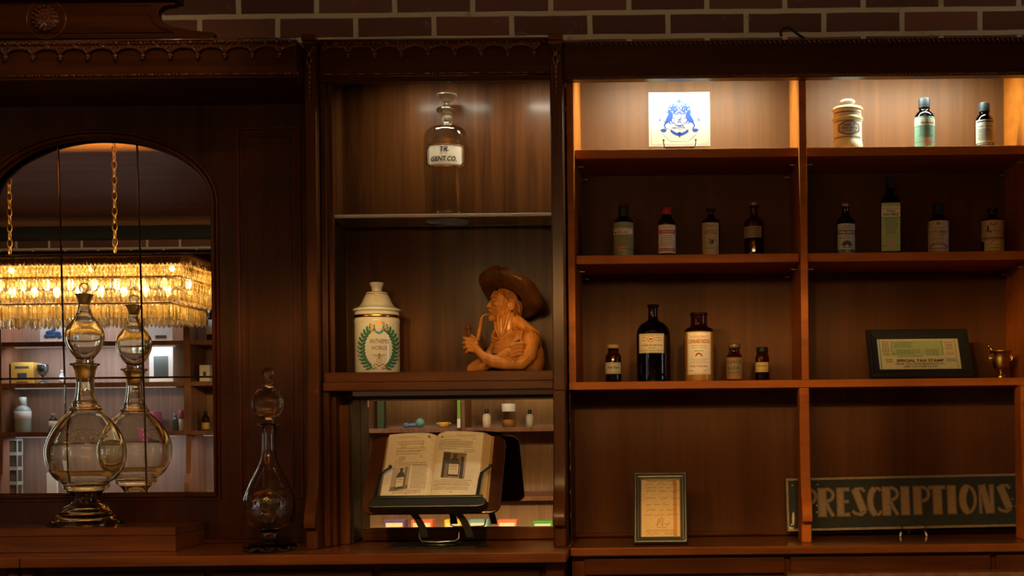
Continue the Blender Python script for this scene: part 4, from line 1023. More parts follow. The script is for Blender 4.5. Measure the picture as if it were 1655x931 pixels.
# --- tall show globe on the step box
Yg = 3.49
j = Jar('show_globe', 'tall honey-tinted glass show globe with stacked stoppers on the step box', 'show globe', 138, Yg, PLZ, 660)
foot = [(56, 851), (58, 847), (55, 842), (49, 839.5), (49.5, 836), (46, 832), (41, 829.5), (41, 826.6), (35.5, 822), (34.5, 819), (27, 815.5), (22.5, 812.5), (19.5, 808), (20, 802), (26, 794), (31, 790.5), (35.4, 786.6), (34.6, 783), (35.6, 780)]
body = [(42, 776.5), (50, 768), (57.5, 753), (61, 735), (60, 720), (54, 702), (43, 684), (30, 670), (22.5, 664)]
ringz = [(24.5, 662.5), (24.6, 660), (21.5, 658.4), (22.4, 656), (21, 653), (18, 650), (17, 646.5), (14.8, 638), (13.4, 622), (14.2, 608), (17.2, 596), (19, 591.5), (22.4, 590), (22.4, 587.6), (18, 587)]
po = densify(j.prof(foot), 2) + densify(j.prof(body, False), 4) + densify(j.prof(ringz, False), 2)
ib = j.prof([(50, 847.5), (47, 843), (42, 838), (38, 833), (33, 829), (27, 822.5), (19, 816), (16, 808), (17, 801), (22, 795), (29, 789), (30, 784), (38, 777), (49, 766), (56, 752), (59.4, 735), (58.4, 720), (52.4, 703), (41.4, 685.4), (28.6, 671.6), (20, 664), (15.6, 655), (14, 646), (12.4, 636), (11.2, 622), (11.8, 608), (14.8, 597), (16.4, 587.4)], False)
pr = [(0, 0)] + po + densify(ib, 3)[::-1] + [(0, ib[0][1])]
MB().lathe(pr, seg=72).build('lower_vessel', M['smoky'], j.o, world=False)
MB().lathe([(0, j.z(617))] + j.prof([(10.4, 617), (12.4, 606), (15.9, 592), (16.2, 589.6)], False) + [(0, j.z(589.6))], seg=40).build('ground_joint', glass('frosted_honey_glass', (.82, .74, .56), .35), j.o, world=False)
uo = j.prof([(12, 589.4), (13.6, 584), (13, 580), (17.5, 575), (25, 563), (29.6, 549), (28.6, 535), (23, 524), (16.6, 516), (12.8, 509.6), (12.4, 507), (10.6, 503), (9.2, 497), (9, 491.6), (10.4, 484), (12.6, 478.4), (14.2, 476.6), (13.6, 475.6), (11, 475.4)], False)
ui = j.prof([(5, 583), (10.5, 578), (15.8, 573), (23.4, 562), (27.8, 549), (26.8, 535.6), (21.4, 525.4), (15, 517), (10.6, 508), (8, 499), (7.6, 491), (9, 483), (11.4, 476)], False)
MB().lathe([(0, uo[0][1])] + densify(uo, 3) + densify(ui, 3)[::-1] + [(0, ui[0][1])], seg=64).build('upper_globe', M['smoky'], j.o, world=False)
MB().lathe([(0, j.z(492))] + j.prof([(6.8, 492), (8, 485), (10.6, 477.4), (11, 475.2), (6, 474.4), (3, 473.4)], False) + [(0, j.z(473.2))], seg=36).build('small_stopper', bpy.data.materials['frosted_honey_glass'], j.o, world=False)
m = MB(); rc_ = j.z(465.2); R_ = 7.4 * j.s
m.tube([(R_ * math.sin(t), 0, rc_ - R_ * math.cos(t)) for t in [2*PI*k/28 for k in range(28)]], 1.25 * j.s, 10, closed=True); m.build('ring_finial', M['smoky'], j.o, world=False)
def et(f):
    r = random.Random(5)
    for k in range(5): f.stroke([(112 + 6*k + 4*math.sin(i*.9), 706 + 3*k - i*2.4) for i in range(6)], 1.0)
    f.stroke([(120, 697), (138, 693), (158, 699), (170, 708)], 1.0); f.stroke([(118, 716), (140, 712), (165, 716)], .8)
    for k in range(16): f.ellipse(118 + k*3.4, 704 + 5*math.sin(k*1.7), 2, .8, k)
j.deco('etching', glass('etched_frost', (.9, .88, .8), .6), j.o, 60, et, 0, hwfn=lambda py: max(30, 61.3 - ((735 - py) ** 2) * .0105))

# --- brass mortar and pestle
j = Jar('mortar', 'small dark brass mortar with side handles at right end of third shelf', 'mortar', 1617.5, 3.60, S3, 590)
po = j.prof([(8.6, 612), (9, 609.5), (8, 606.5), (3.8, 604), (3.6, 602), (7.5, 598.5), (11.6, 594), (13.2, 585), (13.8, 576), (15.4, 571), (17.4, 568.4), (17.4, 567)])
ii = j.prof([(9, 596), (12, 585), (12.6, 577), (16, 568)], False)
MB().lathe([(0, 0)] + densify(po, 3) + ii[::-1] + [(0, ii[0][1] - .002)], seg=40).build('bowl', M['brass'], j.o, world=False)
for sg in (-1, 1):
    a = j.s
    m = MB(); m.tube([(sg*13.6*a, 0, j.z(584)), (sg*17.4*a, -.002, j.z(582)), (sg*18.4*a, -.002, j.z(577.5)), (sg*16.6*a, 0, j.z(574)), (sg*14*a, 0, j.z(574))], 1.3*a, 10)
    m.ell((sg*15.5*a, -.002, j.z(578.5)), (2.2*a, 2.2*a, 3*a)); m.build('handle', M['brass'], j.o, world=False)
pe = thing('pestle', 'small dark pestle leaning out of the brass mortar', 'pestle', (j.X, 3.60, S3))
MB().tube([(j.X + .004, 3.60, S3 + j.z(592)), (j.X - 14*j.s, 3.598, S3 + j.z(567)), (j.X - 19*j.s, 3.597, S3 + j.z(560))], [.0055, .0032, .0036], 12).ell((j.X - 19.5*j.s, 3.597, S3 + j.z(559.4)), .0052).build('rod', M['brass'], pe)
# ------------------------------------------------------------------ framed pieces, tile, sign
def frame_piece(name, label, cat, TL, TR, BL, BR, Yt, Yb, zfloor, fw, fmat, depth=.014, inner=None):
    """leaning frame: bottom centre at Yb, top at Yt. returns (root, w, h, map fn)"""
    b = at((BL[0]+BR[0])/2, (BL[1]+BR[1])/2, Yb); t = at((TL[0]+TR[0])/2, (TL[1]+TR[1])/2, Yt)
    w = (BR[0]-BL[0]) * Yb / F; h = math.hypot(t.z - zfloor, Yt - Yb)
    rx = -math.atan2(Yt - Yb, t.z - zfloor)
    o = thing(name, label, cat, (b.x, Yb, zfloor + .0005), rot=(rx, 0, 0))
    return o, w, h
def moulded(m, w, h, fw, d, y0=0):
    """mitred picture-frame moulding, local coords, bottom edge on z=0"""
    secs = [(0, 0), (0, -d*.7), (fw*.12, -d), (fw*.35, -d), (fw*.45, -d*.72), (fw*.72, -d*.66), (fw*.8, -d*.45), (fw, -d*.40), (fw, 0)]
    n = len(secs); vs = []
    for (i, y) in secs:
        for (x, z) in ((-w/2+i, i), (w/2-i, i), (w/2-i, h-i), (-w/2+i, h-i)): vs.append((x, y0+y, z))
    fs = []
    for a in range(n):
        b = (a+1) % n
        for k in range(4): fs.append((a*4+k, a*4+(k+1) % 4, b*4+(k+1) % 4, b*4+k))
    return m.add(vs, fs)
picglass = thin_glass('picture_glass', (.96, .96, .94), .12, .01)
# framed handwritten note
o, w, h = frame_piece('picture_frame', 'dark framed handwritten prescription note standing on the right counter', 'frame', (1024, 766), (1108, 766), (1024.5, 877), (1111.5, 878), 3.50, 3.43, CTR, .02, None)
fw = 12 * 3.45 / F
fm = pbr('dark_green_black_frame', (.035, .036, .028), .35, coat=.2)
moulded(MB(), w, h, fw, .018).build('frame', fm, o, world=False, bevel=.0006, fixn=True)
MB().box(-w/2+fw*.6, w/2-fw*.6, -.006, -.003, fw*.6, h-fw*.6).build('note', paper('aged_note_paper', (.74, .56, .32)), o, world=False)
np_ = [c for c in o.children if c.name.startswith('note')][0]
MB().box(-w/2, w/2, 0, .004, 0, h).box(-w*.12, w*.12, .004, .008, h*.1, h*.8).build('backing', M['black'], o, world=False)
MB().prism([(-.004, .0), (-.0, h*.7), (.006, h*.7), (.05, .0)], -.012, .012, 'yz').build('easel_leg', M['black'], o, world=False)
sF = h / 111.5
mp = lambda e: (lambda px, py: ((px - 1068) * 3.45 / F, -.006 - e, (878 - py) * sF))
r_ = random.Random(11)
f = FL(); f.text('REXHAM DRUG STORE', 1046, 778.3, 1090, 780.8)
for i, y in enumerate((785, 790, 796, 807, 817, 825.5, 833)):
    x = 1042 + r_.uniform(0, 4)
    while x < 1090:
        L_ = r_.uniform(8, 20); n = int(L_ / 1.1)
        pts = [(x + k*1.1 + .6*math.sin(k*2.1), y + (r_.uniform(-2.6, 1.4) if k % 3 == 0 else r_.uniform(-.8, .9)) - k*.03) for k in range(n)]
        if len(pts) > 1: f.stroke(pts, .55)
        x += L_ + r_.uniform(2, 5)
for pts in ([(1065, 838), (1062, 850), (1066, 845), (1070, 836)], [(1068, 850), (1073, 838), (1071, 850), (1076, 846), (1079, 849), (1083, 845)]): f.stroke(pts, .8)
f.dashes(1062, 1078, 852.4, .6, seed=2); f.lines(1044, 1090, 856.6, 858.6, 2, .6, 4); f.stroke([(1046, 864), (1050, 860), (1053, 864), (1058, 861), (1064, 862)], .7); f.dashes(1074, 1092, 862, .8, seed=9)
f.build('handwriting', pbr('iron_gall_ink', (.07, .04, .02), .7), np_, mp(.0003))
f = FL(); f.rect(1088.6, 776.5, 1094.6, 866); f.build('brown_stained_edge', paper('stained_paper', (.50, .24, .06)), np_, mp(.0002))
MB().box(-w/2+fw*.95, w/2-fw*.95, -.0085, -.0075, fw*.95, h-fw*.95).build('glass_pane', picglass, o, world=False)

# framed tax stamp
o, w, h = frame_piece('picture_frame', 'wide black framed tax stamp certificate leaning on the third shelf', 'frame', (1400, 536), (1565, 536), (1406, 611), (1573, 611), 3.64, 3.56, S3, .03, None)
zref = S3
h = h * 1.0; fw = .030
moulded(MB(), w, h, fw, .016).build('frame', M['blackmat'], o, world=False, bevel=.0006, fixn=True)
cert = MB().box(-w/2+fw*.6, w/2-fw*.6, -.006, -.003, fw*.6, h-fw*.6).build('certificate', paper('certificate_paper', (.60, .52, .33)), o, world=False)
MB().box(-w/2, w/2, 0, .004, 0, h).build('backing', M['black'], o, world=False)
MB().prism([(-.004, .0), (-.0, h*.7), (.006, h*.7), (.055, .0)], -.012, .012, 'yz').build('easel_leg', M['black'], o, world=False)
# art coordinates: crop pixels of the certificate, 250..1035 x 312..570 (6.018 px per photo px)
ix = w/2 - fw; iz0, iz1 = fw, h - fw
mp = lambda e: (lambda u, v: (-ix + (u - 240) / 800 * 2 * ix, -.006 - e, iz1 - (v - 310) / 262 * (iz1 - iz0)))
f = FL(); f.rect(368, 325, 885, 455); f.build('green_panel', paper('green_tint_paper', (.40, .46, .22)), cert, mp(.0002))
f = FL(); f.rect(240, 310, 262, 572); f.build('pale_margin', paper('pale_blue_paper', (.45, .55, .50)), cert, mp(.0002))
f = FL(); f.rect(258, 310, 264, 572); f.rect(1004, 310, 1008, 572); f.lines(385, 600, 340, 380, 4, 5, 1, .3); f.lines(385, 600, 408, 440, 3, 6, 2, .3); f.lines(690, 860, 405, 452, 4, 5, 5, .3); f.lines(575, 660, 408, 425, 2, 5, 9)
f.stroke([(372, 325), (385, 350), (372, 390), (385, 430), (375, 455)], 4); f.stroke([(882, 325), (870, 350), (882, 390), (870, 430), (885, 455)], 4)
f.build('green_lettering', M['greenink'], cert, mp(.0004))
f = FL(); f.lines(278, 360, 332, 450, 9, 5, 3, .2); f.lines(905, 985, 365, 400, 3, 5, 6, .2); f.lines(310, 385, 490, 508, 2, 6, 8); f.lines(900, 1000, 488, 504, 2, 6, 9); f.dashes(425, 670, 461, 5, seed=3)
f.text('SPECIAL TAX STAMP', 412, 487, 878, 512, .04); f.text('OPIUM, COCA LEAVES, MARIHUANA, ETC.', 398, 520, 885, 537, .02); f.text('KEEP THIS STAMP POSTED', 480, 543, 812, 557, .02)
f.build('lettering', M['ink'], cert, mp(.0004))
f = FL(); f.text('INTERNAL', 900, 336, 985, 352); f.text('REVENUE', 910, 424, 985, 436); f.text('1936-37', 910, 438, 990, 450, .03); f.build('red_lettering', M['redink'], cert, mp(.0004))
MB().box(-ix-.001, ix+.001, -.0085, -.0075, iz0-.001, iz1+.001).build('glass_pane', picglass, o, world=False)

# wire easels
def wire_easel(name, label, cx, Y, z, span, tips=None, lift=.0, hook=.012, r=.0014, parent_rot=0):
    e = thing(name, label, 'easel', (cx, Y, z))
    for sg in (-1, 1):
        x = cx + sg * span / 2
        m = MB(); m.tube([(x, Y - .030, z + lift + hook), (x, Y - .029, z + lift + hook*.5), (x - sg*.002, Y - .026, z + lift), (x - sg*.006, Y - .012, z + lift - .001), (x - sg*.012, Y + .006, z + lift + .0), (cx + sg*.006, Y + .02, z + lift + .045)], r, 8)
        m.tube([(x - sg*.002, Y - .026, z + lift), (x + sg*.005, Y - .022, z + max(.004, lift*.5)), (x + sg*.004, Y - .030, z + r)], r, 8)
        m.ell((x, Y - .030, z + lift + hook), r * 2.1); m.build('front_prong', M['blackmat'], e)
        if tips: MB().cap((x + sg*.004, Y - .030, z + .003), (x + sg*.002, Y - .028, z + .010), .0030, .0026).build('rubber_tip', M['rubber'], e)
    m = MB(); m.tube([(cx - .006, Y + .02, z + lift + .045), (cx + .006, Y + .02, z + lift + .045)], r, 8); m.tube([(cx, Y + .02, z + lift + .045), (cx, Y + .045, z + r)], r, 8)
    m.tube([(cx - span/2 + .006, Y - .010, z + lift - .001), (cx + span/2 - .006, Y - .010, z + lift - .001)], r, 8)
    m.build('rear_strut', M['blackmat'], e)
    if tips: MB().cap((cx, Y + .043, z + .003), (cx, Y + .040, z + .010), .0030, .0026).build('rubber_tip', M['rubber'], e)
    return e
# blue and white tile
b = at(1098.5, 236.5, 3.585); zt0 = b.z
lift = zt0 - S1
wire_easel('wire_easel', 'small black wire easel holding the blue and white tile', b.x + .0, 3.61, S1, 52 * 3.58 / F, None, lift=max(.004, lift), hook=.017)
wt = 99.5 * 3.585 / F; ht = 93 * 3.585 / F
til = thing('ceramic_tile', 'square white tile with blue crest of two lions on lit top shelf', 'tile', (b.x, 3.592, zt0 + .0005), rot=(math.radians(-9), 0, 0))
tm = pbr('white_tile_glaze', (.44, .34, .22), .12, coat=.4)
body = MB().box(-wt/2, wt/2, 0, .006, 0, ht).build('tile_body', tm, til, world=False, bevel=.0012)
mp = lambda e: (lambda u, v: ((u - 495) / 385 * wt/2, -e, (822 - v) / 707 * ht))
f = FL()
f.stroke([(380, 175), (600, 175), (755, 310), (755, 610), (612, 752), (382, 752), (232, 610), (232, 310)], 4.5, closed=True)
f.frame(140, 135, 852, 795, 3)
for (x, y) in ((448, 207), (538, 207)): f.ellipse(x, y, 7, 6)
# crown sprig on top (built as left half, mirrored)
g = FL()
g.poly([(495, 195), (478, 215), (484, 228), (462, 226), (442, 238), (462, 246), (480, 246), (488, 262), (495, 262)])
g.stroke([(495, 262), (495, 290)], 6)
# plumed helmet and mantling
for (x, y, rr) in ((405, 300, 34), (440, 285, 26), (385, 330, 24), (430, 335, 34), (470, 320, 24), (415, 365, 26), (455, 372, 30)): g.stroke([(x + rr*math.cos(t), y + rr*.85*math.sin(t)) for t in [2*PI*k/12 for k in range(12)]], 13, closed=True)
for (x, y) in ((405, 300), (430, 335), (455, 372)): g.ellipse(x, y, 11, 9)
g.stroke([(380, 305), (345, 290), (325, 300), (305, 272), (290, 268)], 9, 4); g.stroke([(345, 290), (330, 275)], 6); g.stroke([(370, 318), (335, 318)], 8, 3)
g.poly([(470, 385), (495, 392), (495, 372), (480, 362)])
# lion body, mane, legs, tail
g.poly([(345, 345), (372, 350), (398, 372), (415, 398), (418, 430), (402, 470), (380, 495), (352, 512), (325, 520), (312, 500), (326, 462), (345, 425), (358, 395), (350, 372)])
g.stroke([(372, 392), (398, 384), (432, 392)], 16, 9); g.stroke([(396, 440), (420, 455), (434, 446)], 15, 8)
g.stroke([(388, 470), (400, 500), (420, 520), (432, 520)], 18, 9); g.stroke([(330, 505), (305, 545), (316, 575), (335, 582)], 26, 9)
g.stroke([(372, 500), (378, 520), (400, 528)], 14, 7)
g.stroke([(352, 380), (322, 372), (308, 345), (322, 320)], 14, 5)
g.stroke([(330, 505), (292, 486), (276, 462), (292, 430), (298, 400), (280, 376), (256, 388), (252, 424), (262, 450), (248, 482)], 6, 8)
g.ellipse(249, 478, 8, 18)
# shield
g.stroke([(495, 402), (432, 402), (432, 505), (448, 532), (495, 552)], 7)
g.stroke([(495, 470), (472, 480), (458, 462)], 9, 4); g.stroke([(495, 500), (470, 510), (462, 498)], 7, 4); g.stroke([(488, 462), (470, 430), (462, 436)], 6, 3)
# ribbon and garland
g.stroke([(495, 560), (455, 560), (430, 575), (400, 575), (375, 600), (345, 590), (325, 590)], 5); g.stroke([(495, 600), (440, 592), (410, 600), (385, 612)], 4)
g.poly([(250, 602), (275, 590), (310, 586), (332, 600), (330, 622), (305, 634), (275, 630)])
for k in range(9):
    t = k / 8; x = 392 + 100*t; y = 612 + 46 * math.sin(t * PI / 2); g.ellipse(x, y, 10, 12, .5); g.ellipse(x - 2, y + 16, 6, 10, .3)
g.ellipse(495, 650, 22, 20); g.stroke([(495, 670), (495, 712)], 11, 3); g.poly([(480, 690), (495, 678), (495, 700)])
g.dashes(440, 493, 548, 12, seed=3); g.dashes(420, 493, 578, 9, seed=5)
g.mirror(495); n = len(f.v); f.v += g.v; f.f += [tuple(i+n for i in q) for q in g.f]
# single lion charge inside the shield
f.stroke([(470, 520), (486, 492), (500, 470), (520, 445), (534, 440)], 12, 5); f.stroke([(500, 470), (480, 452), (478, 430)], 6, 4); f.stroke([(512, 470), (540, 480)], 6, 4); f.stroke([(504, 490), (522, 518), (535, 520)], 8, 4)
f.build('blue_crest', M['blueink'], body, mp(.0004))

# PRESCRIPTIONS sign
L0 = at(1272.5, 818, 3.60); R0_ = at(1652, 810, 3.60)
Ysg = 3.615
pc = at(1462, 812, Ysg); wS = 380.5 * Ysg / F; hS = 86 * Ysg / F
rz = math.atan2(8.4, 380) - ROLL
sg_ = thing('lettered_sign', 'long black sign with gold letters reading Prescriptions on the right counter', 'sign', (pc.x, Ysg, pc.z - hS/2), rot=(math.radians(-6), -rz, 0))
board = MB().box(-wS/2, wS/2, 0, .012, 0, hS).build('board', pbr('worn_black_paint', (.012, .015, .014), .6, spec=.2, noise=.5, nscale=40, bump=.3), sg_, world=False, bevel=.001)
fr = MB(); t_ = .0075
for (a, b_, c, d_) in ((-wS/2, wS/2, 0, t_), (-wS/2, wS/2, hS - t_, hS), (-wS/2, -wS/2 + t_, t_, hS - t_), (wS/2 - t_, wS/2, t_, hS - t_)): fr.box(a, b_, -.004, .012, c, d_)
fr.build('frame', pbr('worn_gilt_wood', (.16, .12, .07), .5, .1, noise=.5, nscale=70), sg_, world=False, bevel=.0012)
mp = lambda e: (lambda u, v: ((u - 842) / 1595 * wS, -e, hS/2 + (-(v + (u - 842) * .0225) + 318) / 362 * hS))
def arc(cx, cy, rx, ry, a0, a1, n=14): return [(cx + rx*math.cos(math.radians(a0 + (a1-a0)*k/n)), cy + ry*math.sin(math.radians(a0 + (a1-a0)*k/n))) for k in range(n+1)]
# each glyph: strokes in crop coordinates, (points, w, w_end); sloping baseline is added back by the map
T, Bm = 212, 402
def sl(u): return -(u - 842) * .0225   # image slope
def gl_P(x): return [([(x+30, T), (x+30, Bm)], 52, 52), (arc(x+56, T+52, 52, 48, -90, 90) , 15, 15)]
def gl_R(x): return [([(x+30, T), (x+30, Bm)], 52, 52), (arc(x+56, T+46, 50, 42, -90, 85), 15, 15), ([(x+58, T+98), (x+74, T+140), (x+104, Bm)], 18, 18)]
def gl_I(x): return [([(x+30, T), (x+30, Bm)], 54, 54)]
def gl_E(x): return [([(x+24, T), (x+24, Bm)], 44, 44), ([(x+40, T+9), (x+84, T+9)], 18, 20), ([(x+40, T+92), (x+78, T+92)], 14, 16), ([(x+40, Bm-9), (x+84, Bm-9)], 18, 20)]
def gl_S(x): return [([(x+98, T+28), (x+82, T+6), (x+40, T+8), (x+14, T+26)], 14, 16), ([(x+34, T+14), (x+88, Bm-30)], 46, 46), ([(x+100, Bm-30), (x+72, Bm-6), (x+30, Bm-16), (x+12, Bm-34)], 16, 14)]
def gl_C(x): return [(arc(x+58, (T+Bm)/2, 42, 88, 100, 260), 36, 36), ([(x+52, T+8), (x+74, T+6), (x+90, T+24)], 15, 13), ([(x+52, Bm-8), (x+74, Bm-6), (x+90, Bm-30)], 15, 13)]
def gl_T(x): return [([(x, T+9), (x+108, T+9)], 20, 20), ([(x+56, T+10), (x+56, Bm)], 56, 56)]
def gl_O(x): return [(arc(x+62, (T+Bm)/2, 36, 80, 90, 270), 44, 44), (arc(x+56, (T+Bm)/2, 56, 90, -95, 95), 15, 15)]
def gl_N(x): return [([(x+14, Bm), (x+14, T)], 15, 15), ([(x+26, T), (x+74, Bm)], 44, 44), ([(x+92, T), (x+92, Bm)], 26, 26)]
word = [(gl_P, 138), (gl_R, 258), (gl_E, 388), (gl_S, 480), (gl_C, 598), (gl_R, 695), (gl_I, 822), (gl_P, 905), (gl_T, 1015), (gl_I, 1138), (gl_O, 1216), (gl_N, 1348), (gl_S, 1468)]
def lay(grow, mat, name, e):
    f = FL()
    for fn, x in word:
        for pts, w, w2 in fn(x):
            pts = [(u, v + sl(u)) for u, v in pts]
            if grow > 0 and len(pts) == 2:
                (a0, b0), (a1, b1) = pts; L_ = math.hypot(a1-a0, b1-b0); dx, dy = (a1-a0)/L_, (b1-b0)/L_; q = grow / 2
                pts = [(a0-dx*q, b0-dy*q), (a1+dx*q, b1+dy*q)]
            elif grow < 0 and len(pts) == 2:
                (a0, b0), (a1, b1) = pts; L_ = math.hypot(a1-a0, b1-b0); dx, dy = (a1-a0)/L_, (b1-b0)/L_; q = -grow / 2
                pts = [(a0+dx*q, b0+dy*q), (a1-dx*q, b1-dy*q)]
            f.stroke(pts, max(2.5, w + grow), max(2.5, w2 + grow))
    return f.build(name, mat, board, mp(e))
lay(8, pbr('gold_outline_paint', (.24, .14, .06), .5, .1), 'letter_outline', .0004)
lay(2, bpy.data.materials['worn_black_paint'], 'letter_gap_line', .0007)  # black gap painted between the outline and the gold fill
lay(-4, pbr('aged_gold_leaf', (.20, .125, .06), .5, .1, noise=.35, nscale=120), 'gold_letters', .0010)
f = FL(); f.ellipse(88, 430, 9, 48, .04, 16); f.build('chipped_paint', pbr('bare_wood_chip', (.55, .42, .28), .8), board, mp(.0012))
f = FL(); f.poly([(58, 505), (58, 480), (75, 488), (95, 492), (80, 500)]); f.ellipse(74, 470, 4, 8)
for (x, y) in ((88, 203), (130, 312), (260, 198), (1576, 295), (1596, 345), (1604, 212), (250, 340), (248, 385)): f.ellipse(x, y, 4.5, 4.5, n=8)
f.build('paint_specks', bpy.data.materials['bare_wood_chip'], board, mp(.0055))
eb = at(1474, 860, 3.62)
wire_easel('wire_easel', 'black wire easel with white rubber tips under the long sign', eb.x, 3.628, CTR, 38 * 3.6 / F, True, lift=pc.z - hS/2 - CTR - .002, hook=.016)

# cable on top of the right cabinet
m = MB(); p = [at(1262, 60, 3.62), at(1262, 52, 3.61), at(1266, 45, 3.60), at(1275, 43, 3.60), at(1283, 48, 3.60), at(1292, 57, 3.61), at(1300, 64, 3.62)]
pts = densify([(q.x, q.z) for q in p], 4)
m.tube([(max(-9, a) if True else a, 3.61, b) for a, b in [(q[0], q[1]) for q in pts]], .0042, 10)
tag(m.build('cable', M['blackmat']), 'loop of black cable lying on top of the right shelving unit', 'cable')
# ------------------------------------------------------------------ carved wooden bust of a pipe smoker
U = 3.55 / F
def bp_(px, py, d=0): 
    v = at(px, py, 3.55); return Vector((v.x, 3.55 + d * U, v.z))
bust = thing('wooden_bust', 'carved wooden bust of an old man in a wide hat smoking a pipe', 'carving', (bp_(822, 597).x, 3.55, LEDGE))
m = MB()
def cc(pts, rs): m.chain([bp_(*p) for p in pts], [r * U for r in rs])
def ee(c, r, rot=None): m.ell(bp_(*c), tuple(q * U for q in r), rot, 20, 14)
# torso, shoulders
ee((836, 576, 0), (41, 36, 46)); ee((822, 567, -4), (26, 27, 27)); ee((848, 556, 0), (28, 32, 24)); ee((859, 553, -17), (17, 16, 19)); ee((804, 570, 14), (16, 18, 26))
ee((866, 580, 2), (14, 26, 28)); cc([(830, 516, 2), (846, 530, -2), (862, 544, -8)], [11, 12, 13]); cc([(814, 530, 6), (803, 548, 14)], [10, 12])
# near arm: shoulder, elbow, forearm along the base, wrist, hand raised to the pipe
cc([(860, 552, -24), (858, 574, -32), (846, 588, -38), (826, 589, -42), (804, 587, -42), (793, 582, -40)], [15, 13.5, 12, 11, 10, 9.5])
cc([(795, 584, -40), (783, 574, -36), (773, 563, -30)], [8, 6.6, 6.2])
ee((768, 558, -26), (8, 6.5, 9.5), (0, .5, 0))
for i, (fx, fy, ex, ey) in enumerate(((764, 551, 755.5, 548.5), (762, 556.5, 754.4, 556), (763, 562.5, 755.6, 563.5), (766, 568, 759, 570.5))):
    cc([(fx + 5, fy + 1, -31), (fx - 3, fy - .5, -33), (ex, ey, -29), (ex + 2.5, ey + 1, -22)], [3.2, 3, 2.8, 2.4])
cc([(774, 556, -28), (771, 548.5, -27), (766, 544.5, -24)], [3.6, 3.2, 2.6])
# far arm: elbow at lower left, forearm behind, hand on the near upper arm
cc([(806, 556, 22), (788, 580, 10), (772, 592, -6), (764, 596, -12)], [13, 11, 10, 8])
cc([(764, 598, -12), (785, 594, -24), (812, 582, -40), (828, 572, -46)], [8, 8, 8, 7])
ee((835, 568, -45), (8, 5, 8))
for i in range(4):
    y = 557 + i * 5.6; cc([(833, y + 5, -49), (842, y + 2, -50), (850 - i, y + 1, -47), (854 - i, y + 3, -42)], [3.1, 2.9, 2.7, 2.3])
cc([(832, 562, -47), (838, 553.5, -47), (843, 551, -44)], [3.3, 3, 2.5])
# neck
cc([(820, 503, 0), (822, 534, 0)], [12.5, 14]); cc([(806, 513, -8), (808, 540, -12)], [3, 2.6]); cc([(812, 516, -12), (812, 542, -14)], [2.4, 2.2]); cc([(824, 508, -11), (815, 540, -15)], [3, 2.4])
# head
ee((818, 484, 0), (19, 15.5, 22)); ee((805, 492, 0), (11.5, 12.5, 19)); ee((800, 480, 0), (6, 10, 9))
cc([(797, 514, 0), (822, 504, -10)], [6.2, 6]); cc([(797, 514, 0), (822, 504, 10)], [6.2, 6]); ee((794.4, 514.5, 0), (5.2, 5.4, 5.2))
cc([(797.6, 482.5, 0), (793, 490, 0), (788.8, 495.2, 0)], [2.6, 2.9, 2.6]); ee((793.2, 496.8, -3.2), (2.9, 2.4, 2.1)); ee((793.2, 496.8, 3.2), (2.9, 2.4, 2.1))
cc([(794.5, 481, -2), (798, 478.6, -8), (804, 480.5, -12)], [2.4, 2.8, 2.0]); cc([(794.5, 481, 2), (798, 478.6, 8), (804, 480.5, 12)], [2.4, 2.8, 2.0])
ee((798.8, 485.6, -8.2), (2.8, 2.6, 2.0)); ee((804.5, 492.5, -11), (5.2, 3.4, 4.2)); 
cc([(799.5, 488.6, -9.6), (804, 489.4, -12)], [1.0, .8])
cc([(790.8, 501.6, -1), (794.5, 502.6, -5), (799, 507.6, -9.4), (801.4, 512, -10)], [2.4, 2.5, 2.1, 1.2]); cc([(790.8, 501.6, 1), (794.5, 502.6, 5), (799, 507.6, 9.4)], [2.4, 2.5, 2])
cc([(791.6, 508, -2), (791.6, 508, 2)], [2.3, 2.3])
cc([(797, 498, -8), (801, 504, -11.4), (803, 511, -11.6)], [1.2, 1.5, 1.2]); cc([(806, 499, -13), (810, 506, -13.4), (809, 513, -11)], [1.3, 1.5, 1.1]); cc([(812, 487, -14.6), (813, 496, -15)], [1.6, 1.4])
for k in range(3): cc([(799, 472 + 2.6*k, -7), (806, 471.5 + 2.6*k, -12.4)], [.9, .9])
# ear
m.tube([bp_(828 + 4.6*math.cos(t) - .6*math.sin(t), 494 - 8.4*math.sin(t), -16.6 - 1.6*math.cos(t)) for t in [2*PI*k/16 for k in range(16)]], 1.7*U, 8, closed=True)
ee((829, 494, -14.6), (4.4, 2.6, 7.6)); ee((825, 500.5, -16.6), (2.2, 1.8, 2.8))
def c2(pts, rs): cc([(q[0], q[1], q[2] + 1.2) for q in pts], [r * .8 for r in rs])
# shirt: collar, placket, folds, vest edge, cuff
c2([(801, 521, -10), (803, 534, -15), (812, 549, -24)], [2.6, 3, 2.4]); c2([(829, 524, -13), (829, 536, -20), (813, 549, -25)], [3, 3.4, 2.4]); c2([(829, 537, -20), (841, 541, -27), (832, 552, -29)], [2.6, 2, 1.8]); c2([(801, 535, -14), (797, 545, -18), (808, 550, -24)], [2.4, 1.8, 1.6])
c2([(813, 550, -25), (812, 562, -28), (811, 574, -30)], [1.8, 1.6, 1.4])
for a, b, c in (((799, 560, -22), (812, 566, -29), (826, 562, -30)), ((800, 570, -24), (814, 575, -31), (826, 571, -32)), ((820, 553, -27), (829, 556, -30), (838, 550, -30))): c2([a, b, c], [1.2, 1.8, 1.1])
c2([(838, 528, -16), (848, 534, -28), (845, 550, -37), (850, 560, -41)], [2.6, 2.8, 2.4, 2]); c2([(852, 530, -20), (862, 540, -34), (868, 556, -38)], [2.2, 2.6, 2])
for k in range(4): c2([(852 + 3*k, 548 + 7*k, -40 + k), (862 + 1.5*k, 552 + 7*k, -39 + 2*k), (871, 560 + 6*k, -28)], [1.2, 2.2, 1.4])
